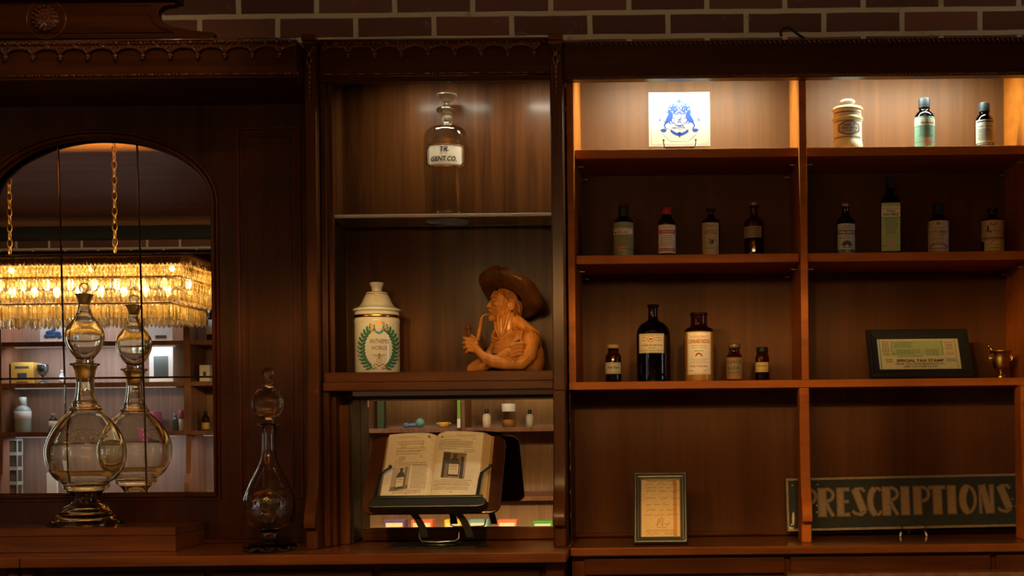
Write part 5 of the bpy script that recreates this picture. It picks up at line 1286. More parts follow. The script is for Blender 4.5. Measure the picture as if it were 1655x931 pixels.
for k in range(3): c2([(822 + 7*k, 577.5, -44 - k), (826 + 7*k, 584, -52), (823 + 7*k, 594, -50)], [1.4, 2.2, 1.6])
c2([(793, 575, -44), (790, 583, -50), (790, 594, -48)], [2.2, 2.6, 2.4])
bx = m
o = bx.build('figure', M['bustwood'], bust)
for v in o.data.vertices:
    if v.co.z < .0008: v.co.z = .0008 + (v.co.z - .0008) * .02
rm = o.modifiers.new('remesh', 'REMESH'); rm.mode = 'VOXEL'; rm.voxel_size = .00095; rm.use_smooth_shade = True
sm = o.modifiers.new('smooth', 'SMOOTH'); sm.factor = .5; sm.iterations = 2
# hair
m = MB(); r_ = random.Random(3)
for k in range(46):
    t = k / 45; x0 = 811 + 24*t; y0 = 471 + 9*t + r_.uniform(-3, 3); d0_ = -13.2 - 2.2*math.sin(PI*t); ln = (7 + 22*t) * r_.uniform(.8, 1.1); ph = r_.uniform(0, 6)
    if 824 < x0 < 832: ln *= .45
    pts = [(x0 + 2.2*math.sin(ph + q*1.5) * .6 + q*(.6 + 1.0*t), y0 + ln*q/5, d0_ - 1.2*math.sin(q*.9 + ph*.3)) for q in range(6)]
    cc(pts, [.7, 1.25, 1.35, 1.2, 1.0, .5])
for k in range(34):
    t = k / 33; x0 = 832 + 9*t; y0 = 484 + 6*t; ph = r_.uniform(0, 6); ln = r_.uniform(20, 30) * (1 - .25*t)
    pts = [(x0 + 1.6*math.sin(ph + q*1.4), y0 + ln*q/5, -13 + 18*t + r_.uniform(-1, 1) - math.sin(q)) for q in range(6)]
    cc(pts, [1.6, 2.0, 2.0, 1.8, 1.4, .7])
m.build('hair', wood('carved_mid_limewood', (.12, .05, .016), (.30, .13, .042), 'z', .45, coat=.1), bust)
# hat
R_ = (Matrix.Rotation(math.radians(25), 3, 'Y') @ Matrix.Rotation(math.radians(-31), 3, 'X'))
hp = [(0, 25), (10, 24.6), (18, 22), (23, 16), (25, 6), (27, 1.5), (33, 0), (44, .6), (51, 4), (55.4, 11.6), (57, 12), (57.6, 10), (54.4, 2), (46, -3), (33, -3.2), (24, -2.6), (22, 2), (18, 12), (0, 15)]
t_ = MB().lathe(densify(hp, 3), seg=72)
hm = MB(); hc = bp_(823, 479, 2)
vs = []
for v in t_.v:
    x, y, z = v; a = math.atan2(y, x); rr = math.hypot(x, y)
    z += (rr / 57) ** 3 * (3.2 * math.sin(a * 3 + .6) + 2.2 * math.sin(a * 5)); y *= .97
    vs.append(hc + R_ @ (Vector((x, y, z)) * U))
hm.add(vs, t_.f, True); hm.build('hat', wood('carved_dark_limewood', (.045, .022, .007), (.14, .068, .022), 'z', .4, coat=.2), bust, fixn=True)
# pipe
m = MB()
m.tube([bp_(*p) for p in ((792, 508, -3), (786, 509, -6), (781.5, 511.5, -9), (779.6, 516, -11), (779.4, 517, -11))], [1.3*U, 1.4*U, 1.6*U, 2.1*U, 2.2*U], 12)
m.tube([bp_(*p) for p in ((779.6, 516.6, -11), (778.6, 528, -15), (776.6, 543, -21), (775.6, 552, -26))], [2.7*U, 2.9*U, 3.3*U, 3.0*U], 12)
m.tube([bp_(*p) for p in ((776, 550, -25), (771, 559, -27), (765, 556, -26), (763, 547, -24))], [2.6*U, 3*U, 3.4*U, 3.6*U], 12)
m.build('pipe_stem', M['bustwood'], bust)
m = MB(); m.tube([bp_(*p) for p in ((763.4, 548, -24), (761.6, 540, -22), (760, 533, -20))], [3.4*U, 4.3*U, 4.6*U], 14)
m.tube([bp_(*p) for p in ((760, 533, -20), (759.4, 530, -20), (759, 525, -20), (758.6, 520, -20))], [5.2*U, 4.4*U, 1.8*U, .8*U], 14)
m.tube([bp_(*p) for p in ((764.4, 531, -20), (768, 532.5, -20))], [1.4*U, .8*U], 8); m.tube([bp_(*p) for p in ((755.6, 531.4, -20), (752.6, 532, -20))], [1.4*U, .8*U], 8)
m.build('pipe_bowl', bpy.data.materials['carved_dark_limewood'], bust)

# ------------------------------------------------------------------ book and book stand
b0 = at(695.5, 829, 3.36); tp = at(712, 706, 3.505)
wB = 224.5 * 3.36 / F; hB = math.hypot(tp.z - b0.z, .145); tilt = -math.atan2(.145, tp.z - b0.z)
rotm = Euler((tilt, 0, 0)).to_matrix()
def loc2w(x, y, z): return Vector((b0.x, 3.36, b0.z)) + rotm @ Vector((x, y, z))
stand = thing('book_stand', 'dark wooden book stand with black arms and base on the counter', 'book stand', (b0.x, 3.36, b0.z), rot=(tilt, 0, 0))
def rrect(w, h, r, n=8):
    pts = []
    for cxx, cz, a0 in ((w/2-r, h-r, 0), (-w/2+r, h-r, 90), (-w/2+r, r, 180), (w/2-r, r, 270)):
        for k in range(n+1): a = math.radians(a0 + 90*k/n); pts.append((cxx + r*math.cos(a), cz + r*math.sin(a)))
    return pts
MB().prism(rrect(wB, hB, .026), 0, .009, 'xz').build('board', wood('stand_walnut', (.026, .012, .006), (.07, .034, .015), 'z', .28, coat=.4), stand, world=False, bevel=.0015, fixn=True)
# ledge
led = [(-.435*wB, .002), (-.40*wB, -.002), (.36*wB, -.002), (.40*wB, .004), (.415*wB, .018), (.385*wB, .029), (-.40*wB, .029), (-.425*wB, .020)]
MB().prism(led, -.034, -.0005, 'xz').build('ledge', M['blackmat'], stand, world=False, bevel=.003, fixn=True)
MB().prism([(-.40*wB, .027), (.385*wB, .027), (.385*wB, .033), (-.40*wB, .033)], -.036, -.031, 'xz').build('ledge_lip', M['black'], stand, world=False, bevel=.001)
for x, sg in ((-.385*wB, 1), (.345*wB, 1)):
    m = MB(); zz0 = .030
    P = [(x, -.036, zz0), (x + .003, -.037, zz0 + .05), (x + .006, -.036, zz0 + .072)]
    for a, b in zip(P[:-1], P[1:]):
        m.prism([(a[0] - .0045, a[2]), (a[0] + .0045, a[2]), (b[0] + .0045, b[2] + .001), (b[0] - .0045, b[2] + .001)], -.0385, -.0365, 'xz')
    m.tube([(x + .006, -.0375, zz0 + .071), (x + .018, -.037, zz0 + .084), (x + .026, -.037, zz0 + .090)], .0035, 8)
    m.ell((x + .027, -.037, zz0 + .094), (.0052, .005, .0058)); m.build('page_clip', M['black'], stand, world=False)
# lower works, placed in world space and parented
inv = (Matrix.Translation(stand.location) @ Euler((tilt, 0, 0)).to_matrix().to_4x4()).inverted()
def wbuild(mb, name, mat, bevel=0):
    mb.v = [tuple(inv @ Vector(v)) for v in mb.v]; return mb.build(name, mat, stand, world=False, bevel=bevel)
def pw(px, py, Y): return at(px, py, Y)
for (xa, ya), (xm_, ym), (xe, ye) in (((664, 826), (681, 842), (687, 868)), ((737, 826), (753, 842), (760, 868))):
    m = MB(); a = pw(xa, ya, 3.40); mm_ = pw(xm_, ym, 3.405); e_ = pw(xe, ye, 3.42)
    pts = []
    for k in range(11):
        t = k / 10; q = a * (1-t)**2 + mm_ * 2*t*(1-t) + e_ * t*t; pts.append(q)
    for i in range(10):
        p, q = pts[i], pts[i+1]; wv = .0095
        m.add([(p.x-wv, p.y-.003, p.z), (p.x+wv, p.y-.003, p.z), (q.x+wv, q.y-.003, q.z), (q.x-wv, q.y-.003, q.z), (p.x-wv, p.y+.006, p.z), (p.x+wv, p.y+.006, p.z), (q.x+wv, q.y+.006, q.z), (q.x-wv, q.y+.006, q.z)],
              [(0,1,2,3), (7,6,5,4), (0,3,7,4), (1,5,6,2), (0,4,5,1), (3,2,6,7)])
    wbuild(m, 'support_arm', M['blackmat'])
zc = CTR
pl_ = [(pw(624, 887, 3.385).x, 3.385), (pw(768, 888, 3.385).x, 3.385), (pw(790, 880, 3.43).x, 3.44), (pw(780, 880, 3.5).x, 3.53), (pw(640, 880, 3.5).x, 3.53), (pw(626, 880, 3.4).x, 3.42)]
wbuild(MB().prism(pl_, zc + .0005, zc + .0045, 'xy'), 'base_plate', pbr('black_steel', (.03, .035, .035), .25, .6), bevel=.001)
rcx = pw(713, 870, 3.44).x
m = MB(); m.lathe([(0, .005), (.054, .005), (.056, .008), (.052, .013), (.040, .016), (0, .016)], (rcx, 3.45, zc), 48); wbuild(m, 'turntable', bpy.data.materials['black_steel'])
m = MB(); m.tube([(rcx - .054, 3.41, zc + .042), (rcx - .052, 3.412, zc + .024), (rcx - .044, 3.40, zc + .019), (rcx, 3.39, zc + .017), (rcx + .044, 3.40, zc + .019), (rcx + .052, 3.412, zc + .024), (rcx + .054, 3.41, zc + .042)], .0022, 8)
wbuild(m, 'wire_brace', M['metal'])
# the book
bk = thing('book', 'open old book with two pharmacy bottle photographs resting on the stand', 'book', tuple(loc2w(0, -.001, .033)), rot=(tilt, 0, 0))
Wl = .352 * wB; Wr = .352 * wB; x_s = -.011 * wB; hb = hB * .845
def ht_(x):   # page surface height above the board (towards the reader)
    d = abs(x - x_s); r_ = d / Wl
    base = .030 if x > x_s else .024
    return .010 + (base - .010) * min(1, (d / .028)) ** .5 - .006 * r_
def page_block(sg, W, steps):
    m = MB(); K = 22; zs = [0, hb]
    xs = [x_s + sg * W * k / K for k in range(K + 1)]
    out = [(x, -ht_(x)) for x in xs]
    # fan of page edges stepping outwards
    for i in range(steps):
        x = xs[-1] + sg * (i + 1) * (.0042 if sg > 0 else .0022); hh = ht_(xs[-1]) * (1 - (i + 1) / (steps + 1)) + .002
        out.append((x - sg*.0005, -hh - .0012)); out.append((x, -hh + .0004))
    poly = out + [(out[-1][0], -.002), (x_s, -.002)]
    m.prism(poly, 0, hb, 'xy'); return m
pgm = paper('book_paper', (.62, .54, .42)); 
em, N, L, B = newmat('page_edges'); tc = N.new('ShaderNodeTexCoord'); wv = N.new('ShaderNodeTexWave'); wv.inputs['Scale'].default_value = 420; wv.inputs['Distortion'].default_value = 2
L.new(tc.outputs['Object'], wv.inputs['Vector']); cr = N.new('ShaderNodeValToRGB'); cr.color_ramp.elements[0].color = (.28, .17, .07, 1); cr.color_ramp.elements[1].color = (.60, .43, .22, 1)
L.new(wv.outputs['Fac'], cr.inputs['Fac']); L.new(cr.outputs['Color'], B.inputs['Base Color']); B.inputs['Roughness'].default_value = .8
for sg, W, st, nm in ((-1, Wl, 3, 'left'), (1, Wr, 5, 'right')):
    pb = page_block(sg, W, st).build('page_block', em, bk, world=False, fixn=True)
    # top sheet
    m = MB(); K = 24; vs = []; 
    for k in range(K + 1):
        x = x_s + sg * W * k / K; zt2 = hb + .003 * math.sin(PI * k / K)
        vs += [(x, -ht_(x) - .0006, 0), (x, -ht_(x) - .0006, zt2)]
    m.add(vs, [(2*k, 2*k+2, 2*k+3, 2*k+1) for k in range(K)], True); pg_ = m.build('open_page', pgm, pb, world=False)
    if sg < 0:
        def mp(u, v, e=.0005):
            t = (555 - v) / 452; sp_ = 545 + 65*t; lf = 185 + 55*t; q = (sp_ - u) / (sp_ - lf); x = x_s - Wl*q; return (x, -ht_(x) - .0006 - e, hb*t)
    else:
        def mp(u, v, e=.0005):
            t = (548 - v) / 460; sp_ = 548 + 64*t; rt = 905 + 65*t; q = (u - sp_) / (rt - sp_); x = x_s + Wr*q; return (x, -ht_(x) - .0006 - e, hb*t)
    def FB(f, name, mat, par, e=.0005): return f.build(name, mat, par, lambda u, v: mp(u, v, e))
    gm = bpy.data.materials.get('page_print') or pbr('page_print', (.23, .16, .09), .8)
    f = FL(); S = lambda v: (555 - v) / 452 * 60      # shear of the page in the art
    def L2(x0, x1, v0, v1, n, h, seed, rag=.1, f=f):
        r = random.Random(seed)
        for i in range(n):
            v = v0 + (v1 - v0) * i / max(1, n-1); k = (v0 - v) * .13; e = r.uniform(0, rag) * (x1 - x0)
            f.dashes(x0 + k, x1 + k - e, v, h, seed=seed + i)
    if sg < 0:
        f.dashes(315, 450, 124, 4, seed=1); f.rect(310, 133, 590, 134.5, 6); f.ellipse(553, 125, 12, 12); f.dashes(565, 575, 145, 5, seed=3)
        L2(308, 520, 160, 176, 2, 5, 4); L2(330, 380, 188, 200, 2, 4, 6); L2(490, 515, 160, 200, 4, 4, 7); L2(300, 540, 208, 224, 2, 4.5, 9); L2(298, 495, 232, 248, 2, 5, 11)
        L2(320, 372, 268, 290, 4, 4, 13); L2(482, 505, 256, 275, 3, 4, 14); L2(290, 350, 298, 300, 1, 4, 15); L2(286, 545, 312, 326, 2, 4.5, 16); L2(424, 542, 330, 488, 17, 4, 20, .06); L2(275, 495, 505, 519, 2, 4.5, 44); f.dashes(370, 385, 528, 5, seed=3)
        pic = [(276, 343), (410, 335), (386, 492), (250, 508)]; cx0 = (330, 430)
    else:
        f.dashes(765, 910, 112, 4, seed=1); f.rect(640, 122, 915, 123.5, 6); f.ellipse(656, 120, 11, 9); L2(640, 810, 146, 148, 1, 5, 2); L2(880, 912, 140, 141, 1, 4, 3)
        L2(632, 908, 158, 176, 3, 4.5, 5); L2(625, 890, 184, 196, 2, 4.5, 9); L2(622, 770, 210, 212, 1, 5, 10); L2(818, 905, 218, 232, 2, 4.5, 11)
        L2(592, 868, 436, 460, 3, 4, 14); L2(584, 865, 470, 486, 2, 4.5, 17); L2(596, 862, 498, 506, 1, 4.5, 19); f.dashes(705, 720, 520, 5, seed=3)
        pic = [(668, 235), (838, 243), (812, 426), (640, 418)]; cx0 = (742, 330)
    FB(f, 'printed_text', gm, pg_)
    def bil(a, b):
        p = [(1-a)*(1-b), a*(1-b), a*b, (1-a)*b]; return (sum(w*q[0] for w, q in zip(p, pic)), sum(w*q[1] for w, q in zip(p, pic)))
    def patch(cells): 
        f = FL()
        for a0, b0_, a1, b1 in cells:
            n = max(1, int((a1 - a0) * 8))
            for i in range(n):
                x0 = a0 + (a1-a0)*i/n; x1 = a0 + (a1-a0)*(i+1)/n; f.poly([bil(x0, b0_), bil(x1, b0_), bil(x1, b1), bil(x0, b1)])
        return f
    dk = bpy.data.materials.get('photo_dark') or pbr('photo_dark', (.045, .032, .022), .7); md = bpy.data.materials.get('photo_mid') or pbr('photo_mid', (.17, .12, .075), .7); lt = bpy.data.materials.get('photo_light') or pbr('photo_light', (.60, .48, .33), .7)
    if sg < 0: ph = FB(patch([(0, 0, 1, 1)]), 'photograph', bpy.data.materials.get('photo_grey') or pbr('photo_grey', (.36, .28, .19), .7), pg_, .0007); FB(patch([(0, .82, 1, 1), (.72, 0, .85, .8)]), 'photograph_shadow', md, ph, .0009)
    else: ph = FB(patch([(0, 0, 1, 1)]), 'photograph', md, pg_, .0007); FB(patch([(0, 0, .3, .45), (.78, .15, .92, 1), (0, .45, .12, 1)]), 'photograph_shadow', dk, ph, .0009); FB(patch([(.3, .55, .95, .98), (.92, .1, .98, .9)]), 'photograph_floor', bpy.data.materials['photo_grey'], ph, .0008)
    def shape(pts, mat, nm, e):
        f = FL(); f.poly([bil(*p) for p in pts]); FB(f, nm, mat, ph, e)
    shape([(.40, .06), (.62, .06), (.60, .12), (.58, .20), (.70, .30), (.74, .42), (.30, .42), (.33, .30), (.45, .20), (.43, .12)], dk, 'pictured_bottle_neck', .0011)
    shape([(.27, .36), (.74, .36), (.76, .90), (.70, .94), (.32, .94), (.26, .90)], dk, 'pictured_bottle_body', .0010)
    shape([(.29, .46), (.71, .46), (.72, .86), (.30, .86)], lt, 'pictured_label', .0013)
    f = FL(); 
    for b_ in (.52, .57, .66): 
        p, q = bil(.34, b_), bil(.66, b_); f.dashes(p[0], q[0], (p[1]+q[1])/2, 4, seed=int(b_*100))
    FB(f, 'pictured_print', md, ph, .0015)
MB().prism([(x_s - Wl - .010, -.0005), (x_s + Wr + .026, -.0005), (x_s + Wr + .026, -.0018), (x_s - Wl - .010, -.0018)], -.002, hb + .003, 'xy').build('cover', pbr('old_book_cloth', (.30, .16, .06), .7), bk, world=False)
# ------------------------------------------------------------------ the far side of the room, seen in the mirrors
YM = 3.65
def rp(px, py, Yv): 
    v = at(px, py, Yv); return Vector((v.x, 2 * YM - Yv, v.z))
OF, OB = -1.70, -2.02
def rx(px, Yv=9.0): return rp(px, 600, Yv).x
oz = {'A': rp(60, 552.5, 9).z, 'B': rp(60, 619, 9).z, 'C': rp(60, 698.5, 9).z}
OT = rp(200, 424, 9).z; OC = .775
opp = thing('shelving_unit', 'long wooden shelving unit facing the counter, seen in the mirrors', 'shelving', (-2.8, -1.9, .1))
ups = [rx(-150), rx(-3), rx(302), rx(450), rx(588), rx(745), rx(915), rx(1075)]
x0, x1 = ups[0], ups[-1]
MB().box(x0, x1, OB - .0, OB + .015, OC, OT).build('back_panel', M['oppback'], opp)
for i, x in enumerate(ups):
    w = .034 if i == 4 else .024
    MB().box(x - w, x + w, OB + .016, OF, oz['C'] - .03, OT).build('upright', M['oppwood'], opp, bevel=.003)
    pts = [(OB + .10, OC), (OF - .05, OC), (OF - .02, OC + .06)] 
    pts = [(OB + .016, OC + .001), (OF + .03, OC + .001), (OF + .032, OC + .05), (OF + .025, OC + .10), (OF - .01, OC + .17), (OF - .02, oz['C'] - .032), (OB + .016, oz['C'] - .032)]
    MB().prism(pts, x - .02, x + .02, 'yz').build('scrolled_bracket', M['oppwood'], opp, bevel=.004, fixn=True)
MB().box(x0, x1, OB + .016, OF + .03, OT, OT + .03).build('top_panel', M['oppwood'], opp)
MB().box(x0, x1, OF - .002, OF + .05, OT - .10, OT + .06).build('cornice', M['wood_dark_h'], opp, bevel=.004)
for i in range(len(ups) - 1):
    for k in 'ABC':
        MB().box(ups[i] + .025, ups[i+1] - .025, OB + .016, OF - .002, oz[k] - .032, oz[k]).build('shelf', M['oppwood'], opp, bevel=.002)
MB().box(x0, x1, OB, OF + .42, OC - .03, OC).build('counter', M['oppwood'], opp, bevel=.004)
for i in range(len(ups) - 1):
    MB().box(ups[i] + .004, ups[i+1] - .004, OB, OF + .36, .1, OC - .031).build('base_unit', M['oppback'], opp, bevel=.003)
# cool strip lights in the two left bays
for xa, xb, z, e in ((ups[0], ups[1], OT - .03, 3.0), (ups[1], ups[2], OT - .03, 16.0), (ups[1], ups[2], oz['B'] - .04, 1.5), (ups[2], ups[3], OT - .03, 1.0), (ups[1], ups[2], oz['A'] - .04, 6.0), (ups[1], ups[2], oz['C'] - .04, 3.4), (ups[2], ups[3], oz['C'] - .04, 1.2)):
    MB().box(xa + .1, xb - .1, OF - .06, OF - .035, z - .001, z + .007).build('light_strip', bpy.data.materials.get('cool_led') or pbr('cool_led', (1, 1, 1), .5, emit=(.8, .9, 1.0), es=.15), opp)
    area('strip_light', ((xa + xb) / 2, OF - .05, z - .004), xb - xa - .25, e, (.86, .90, 1.0), (math.radians(-20), 0, 0), sy=.03)
area('added_wall_light', (-3.4, OF - .12, OT + .10), 3.2, 2.2, (1.0, .74, .45), (math.radians(215), 0, 0), sy=.05)  # added lamp that brightens the brick above this unit
MB().box(-5.0, -1.8, OF - .15, OF - .09, OT + .062, OT + .095).build('added_light_box', M['black'], opp)  # box made up to carry the added lamp
# things standing on those shelves -----------------------------------
def ob(name, label, cat, px0, px1, py0, sh, Yr=-1.80, depth=.08, mat=None, group=None):
    Yv = 2*YM - Yr; a, b = rp(px0, py0, Yv), rp(px1, py0, Yv); z = oz[sh] if isinstance(sh, str) else sh
    o = thing(name, label, cat, ((a.x + b.x)/2, Yr - depth/2, z), group)
    return o, b.x - a.x, a.z - z, Yr
def boxy(name, label, cat, px0, px1, py0, sh, mat, depth=.10, Yr=-1.80, art=None):
    o, w, h, _ = ob(name, label, cat, px0, px1, py0, sh, Yr, depth)
    bd = MB().box(-w/2, w/2, -depth/2, depth/2, 0, h).build('carton', mat, o, world=False, bevel=.003)
    if art:
        for (u0, v0, u1, v1, mt, nm) in art: MB().box(-w/2 + w*u0, -w/2 + w*u1, depth/2, depth/2 + .001, h*v0, h*v1).build(nm, mt, bd, world=False)
    return o
def vial(name, label, px0, px1, py0, sh, glassm, capm, labm, Yr=-1.80, capfrac=.2, cat='bottle', lab=(.15, .6)):
    o, w, h, _ = ob(name, label, cat, px0, px1, py0, sh, Yr, .0)
    r = w / 2
    MB().lathe(soft([(0, 0), (r, 0), (r, h*.62), (r*.8, h*.70), (r*.42, h*.76), (r*.42, h*(1-capfrac)), (0, h*(1-capfrac))], .002), seg=28).build('glass_body', glassm, o, world=False)
    MB().lathe(soft([(0, h*(1-capfrac) - .002), (r*.5, h*(1-capfrac) - .002), (r*.5, h), (0, h)]), seg=24).build('stopper', capm, o, world=False)
    if labm: MB().lathe([(r*1.01, h*lab[0]), (r*1.02, h*lab[0] + .0005), (r*1.02, h*lab[1]), (r*1.01, h*lab[1])], seg=28).build('paper_label', labm, o, world=False)
    return o
og = pbr('opaque_clear_bottle', (.42, .50, .50), .12, coat=.5); wht = pbr('white_card', (.80, .82, .78), .5); dkc = pbr('charcoal_print', (.06, .07, .07), .5)
pnk = pbr('pink_card', (.62, .16, .32), .5); ylw = pbr('ochre_tin', (.62, .38, .07), .35)
o, w, h, _ = ob('ceramic_tile', 'blue painted tile on upper shelf at left of the arched mirror', 'tile', 63, 104, 517, 'A', -1.82, .02)
bd = MB().box(-w/2, w/2, -.008, 0, .01, h).build('tile_body', wht, o, world=False, bevel=.002)
m = MB()
for (u, v, a, b) in ((-.1, .45, .17, .10), (.05, .60, .09, .13), (.2, .4, .14, .10), (-.22, .3, .12, .09), (.28, .28, .1, .08), (0, .3, .2, .08)): m.ell((w*u, .001, h*v), (w*a, .0015, h*b))
m.build('blue_scene', pbr('delft_blue', (.05, .12, .30), .3), bd, world=False)
m = MB()
for sg in (-1, 1): m.tube([(sg*w*.25, .02, .012), (sg*w*.25, .018, .004), (sg*w*.25, -.05, .004)], .003, 6)
m.build('wire_stand', M['black'], o, world=False)
boxy('ochre_box', 'ochre yellow box with dark printing at left of the arched mirror', 'box', 17, 54, 586, 'B', ylw, .12, art=((.2, .72, .8, .82, dkc, 'print_line'), (.3, .25, .7, .5, dkc, 'printed_emblem'), (.25, .06, .75, .10, dkc, 'small_print')))
o, w, h, _ = ob('goblet', 'dark goblet beside the ochre box in the arched mirror', 'goblet', 60, 78, 590, 'B', -1.82, 0)
MB().lathe(densify([(0, 0), (w*.45, .0), (w*.4, .008), (w*.12, .02), (w*.1, h*.35), (w*.3, h*.5), (w*.5, h*.75), (w*.48, h), (w*.42, h), (w*.4, h*.75), (0, h*.5)], 3), seg=28).build('bowl', pbr('dark_silver', (.16, .20, .21), .22, .9), o, world=False)
vial('small_bottle', 'small pale bottle beside the goblet in the arched mirror', 96, 103.5, 598, 'B', og, wht, wht)
boxy('tall_box', 'tall white box with black printed panel in the arched mirror', 'box', 240, 279, 522, 'B', wht, .20, art=((.2, .10, .8, .44, dkc, 'black_panel'), (.28, .74, .74, .79, dkc, 'print_line')))
boxy('white_box', 'narrow white box seen behind the show globe in the arched mirror', 'box', 207, 219, 548, 'B', wht, .10)
boxy('small_box', 'small white box on shelf at right edge of the arched mirror', 'box', 322, 339, 590, 'B', wht, .05, Yr=-1.74, art=((.35, .3, .65, .6, dkc, 'printed_emblem'),))
vial('white_bottle', 'bottle with large white label at right edge of the arched mirror', 334, 352, 500, 'A', M['darkamber'], M['black'], wht, lab=(.2, .66))
o = vial('tall_bottle', 'tall clear apothecary bottle with white label low in the mirror', 24, 49, 642, 'C', og, og, wht, capfrac=.22, lab=(.38, .6))
vial('amber_bottle', 'small amber bottle with pale label low in the arched mirror', 79.5, 92.5, 668, 'C', M['amber'], M['cork'], PG['cream'])
boxy('pink_box', 'pink and white box behind the large globe in the mirror', 'box', 225, 249, 665, 'C', pnk, .14, art=((.45, .08, .92, .55, wht, 'white_panel'),))
vial('glass_stoppered_bottle', 'small grey stoppered bottle beside the pink tube in the mirror', 278, 288, 668, 'C', pbr('smoked_bottle', (.10, .13, .14), .15, coat=.5), og, None)
o, w, h, _ = ob('pink_tube', 'pink-topped white tube right of the grey stoppered bottle', 'tube', 289, 297, 663, 'C', -1.80, 0)
MB().lathe(soft([(0, 0), (w/2, 0), (w/2, h*.58), (0, h*.58)], .003), seg=24).build('tube_body', wht, o, world=False)
MB().lathe(soft([(0, h*.57), (w*.52, h*.57), (w*.52, h), (0, h)], .003), seg=24).build('pink_cap', pnk, o, world=False)
vial('ochre_jar', 'small ochre-labelled jar on low shelf at right of the mirror', 326, 338, 664, 'C', M['darkamber'], M['black'], ylw, lab=(.05, .4))
gt = thin_glass('pale_green_glass', (.70, .80, .74), .5, .05)
for k in range(4):
    o, w, h, _ = ob('glass_canister', ('lowest', 'second lowest', 'second highest', 'highest')[k] + ' of four stacked square glass canisters in the mirror', 'canister', 10.5, 28, 779 - k*23.5, 0, -1.80, .08)
    hz = .105; o.location.z = OC + .001 + k * (hz + .0005)
    m = MB(); m.box(-w/2, w/2, -w/2, w/2, .0, .012); m.box(-w/2, w/2, -w/2, w/2, hz - .012, hz)
    for sx_ in (-1, 1):
        for sy_ in (-1, 1): m.box(sx_*w/2 - .006*(sx_ > 0), sx_*w/2 + .006*(sx_ < 0), sy_*w/2 - .006*(sy_ > 0), sy_*w/2 + .006*(sy_ < 0), .012, hz - .012)
    m.build('glass_rim', og, o, world=False)
    MB().box(-w/2 + .004, w/2 - .004, -w/2 + .004, w/2 - .004, .012, hz - .012).build('glass_wall', gt, o, world=False)
boxy('white_card', 'small white card standing low behind the large globe', 'card', 75, 92, 764, OC + .001, wht, .02)
# seen in the lower mirror of the display case
vial('dropper_bottle', 'dark-topped bottle with pale label left of the clear jug in lower mirror', 780, 793, 661, 'C', PG['cream'], M['black'], PG['cream'], capfrac=.35, lab=(.1, .62))
vial('small_bottle', 'pale narrow bottle right of the clear jug in lower mirror', 850, 862, 662, 'C', PG['grey'], M['black'], PG['grey'], capfrac=.3, lab=(.1, .62))
o, w, h, _ = ob('clear_jug', 'large clear bottle with white label in the lower mirror', 'bottle', 811, 833, 630, 'C', -1.80, 0)
MB().lathe(soft([(0, 0), (w/2, 0), (w/2, h*.7), (w*.4, h*.8), (w*.2, h*.84), (w*.2, h), (0, h)], .006), seg=32).build('glass_body', thin_glass('bright_rim_glass', (.95, .95, .93), 1.0, .12), o, world=False)
MB().lathe([(0, .006), (w*.46, .006), (w*.46, h*.20), (0, h*.20)], seg=32).build('amber_contents', pbr('amber_powder', (.35, .16, .03), .8), o, world=False)
MB().lathe([(w*.51, h*.42), (w*.515, h*.425), (w*.515, h*.62), (w*.51, h*.625)], seg=32).build('paper_label', wht, o, world=False)
o, w, h, _ = ob('glass_bowl', 'yellow glass bowl with side handles in the lower mirror', 'bowl', 707, 728, 683, 'C', -1.80, 0)
MB().lathe(densify([(0, 0), (w*.25, 0), (w*.42, h*.4), (w*.45, h), (w*.40, h), (w*.36, h*.45), (0, h*.2)], 3), seg=30).build('bowl', pbr('yellow_glass', (.70, .42, .06), .15, coat=.5), o, world=False)
m = MB(); 
for sg in (-1, 1): m.ell((sg*w*.48, 0, h*.8), (w*.09, .008, h*.16))
m.build('handle', M['porcelain'], o, world=False)
o, w, h, _ = ob('blue_glass_pipe', 'blue glass pipe with round bowl lying left of the yellow bowl', 'glass pipe', 655, 684, 679, 'C', -1.80, 0)
bgm = pbr('blue_art_glass', (.10, .20, .36), .12, coat=.6); tgm = pbr('teal_art_glass', (.16, .34, .30), .12, coat=.6)
MB().tube([(-w*.45, 0, .022), (-w*.2, 0, .022), (w*.2, 0, .025)], [.016, .014, .016], 12).ell((-w*.45, 0, .022), (.024, .02, .020)).build('stem', bgm, o, world=False)
MB().ell((w*.33, 0, .038), (.034, .034, .036)).build('bowl', tgm, o, world=False)
boxy('green_box', 'narrow bright green and white box at the cabinet divider in lower mirror', 'box', 738.5, 743.5, 640, 'C', pbr('bright_green_card', (.18, .38, .05), .5), .08, Yr=-1.66, art=((0, 0, 1, .28, wht, 'white_end'),))
boxy('green_box', 'dark green box in the left corner of the lower mirror', 'box', 609, 620, 636, 'C', pbr('dark_green_card', (.03, .06, .02), .5), .08)
# coloured cartons along a bench in front of that cabinet
bz = .50
bench = thing('display_bench', 'pale low display bench carrying coloured cartons, seen in lower mirror', 'bench', (-1.9, -1.12, 0))
bxa, bxb = rx(540, 8.45), rx(930, 8.45)
MB().box(bxa, bxb, -1.27, -.98, bz - .03, bz).build('bench_top', M['oppwood'], bench, bevel=.003)
for x in (bxa + .05, (bxa + bxb)/2, bxb - .05): MB().box(x - .03, x + .03, -1.25, -1.0, 0, bz - .031).build('leg', M['oppwood'], bench, bevel=.003)
cols = [('blue', (.05, .30, .55), 572, 585, 'at the left end'), ('purple', (.14, .09, .30), 620, 654, 'second from the left'), ('red', (.75, .16, .10), 664, 699, 'left of the yellow one'), ('yellow', (.85, .62, .05), 718, 745, 'in the middle'), ('pale blue', (.18, .42, .60), 757, 789, 'right of the yellow one'), ('coral red', (.80, .20, .12), 804, 835, 'second from the right'), ('green', (.06, .38, .08), 861, 893, 'at the right end')]
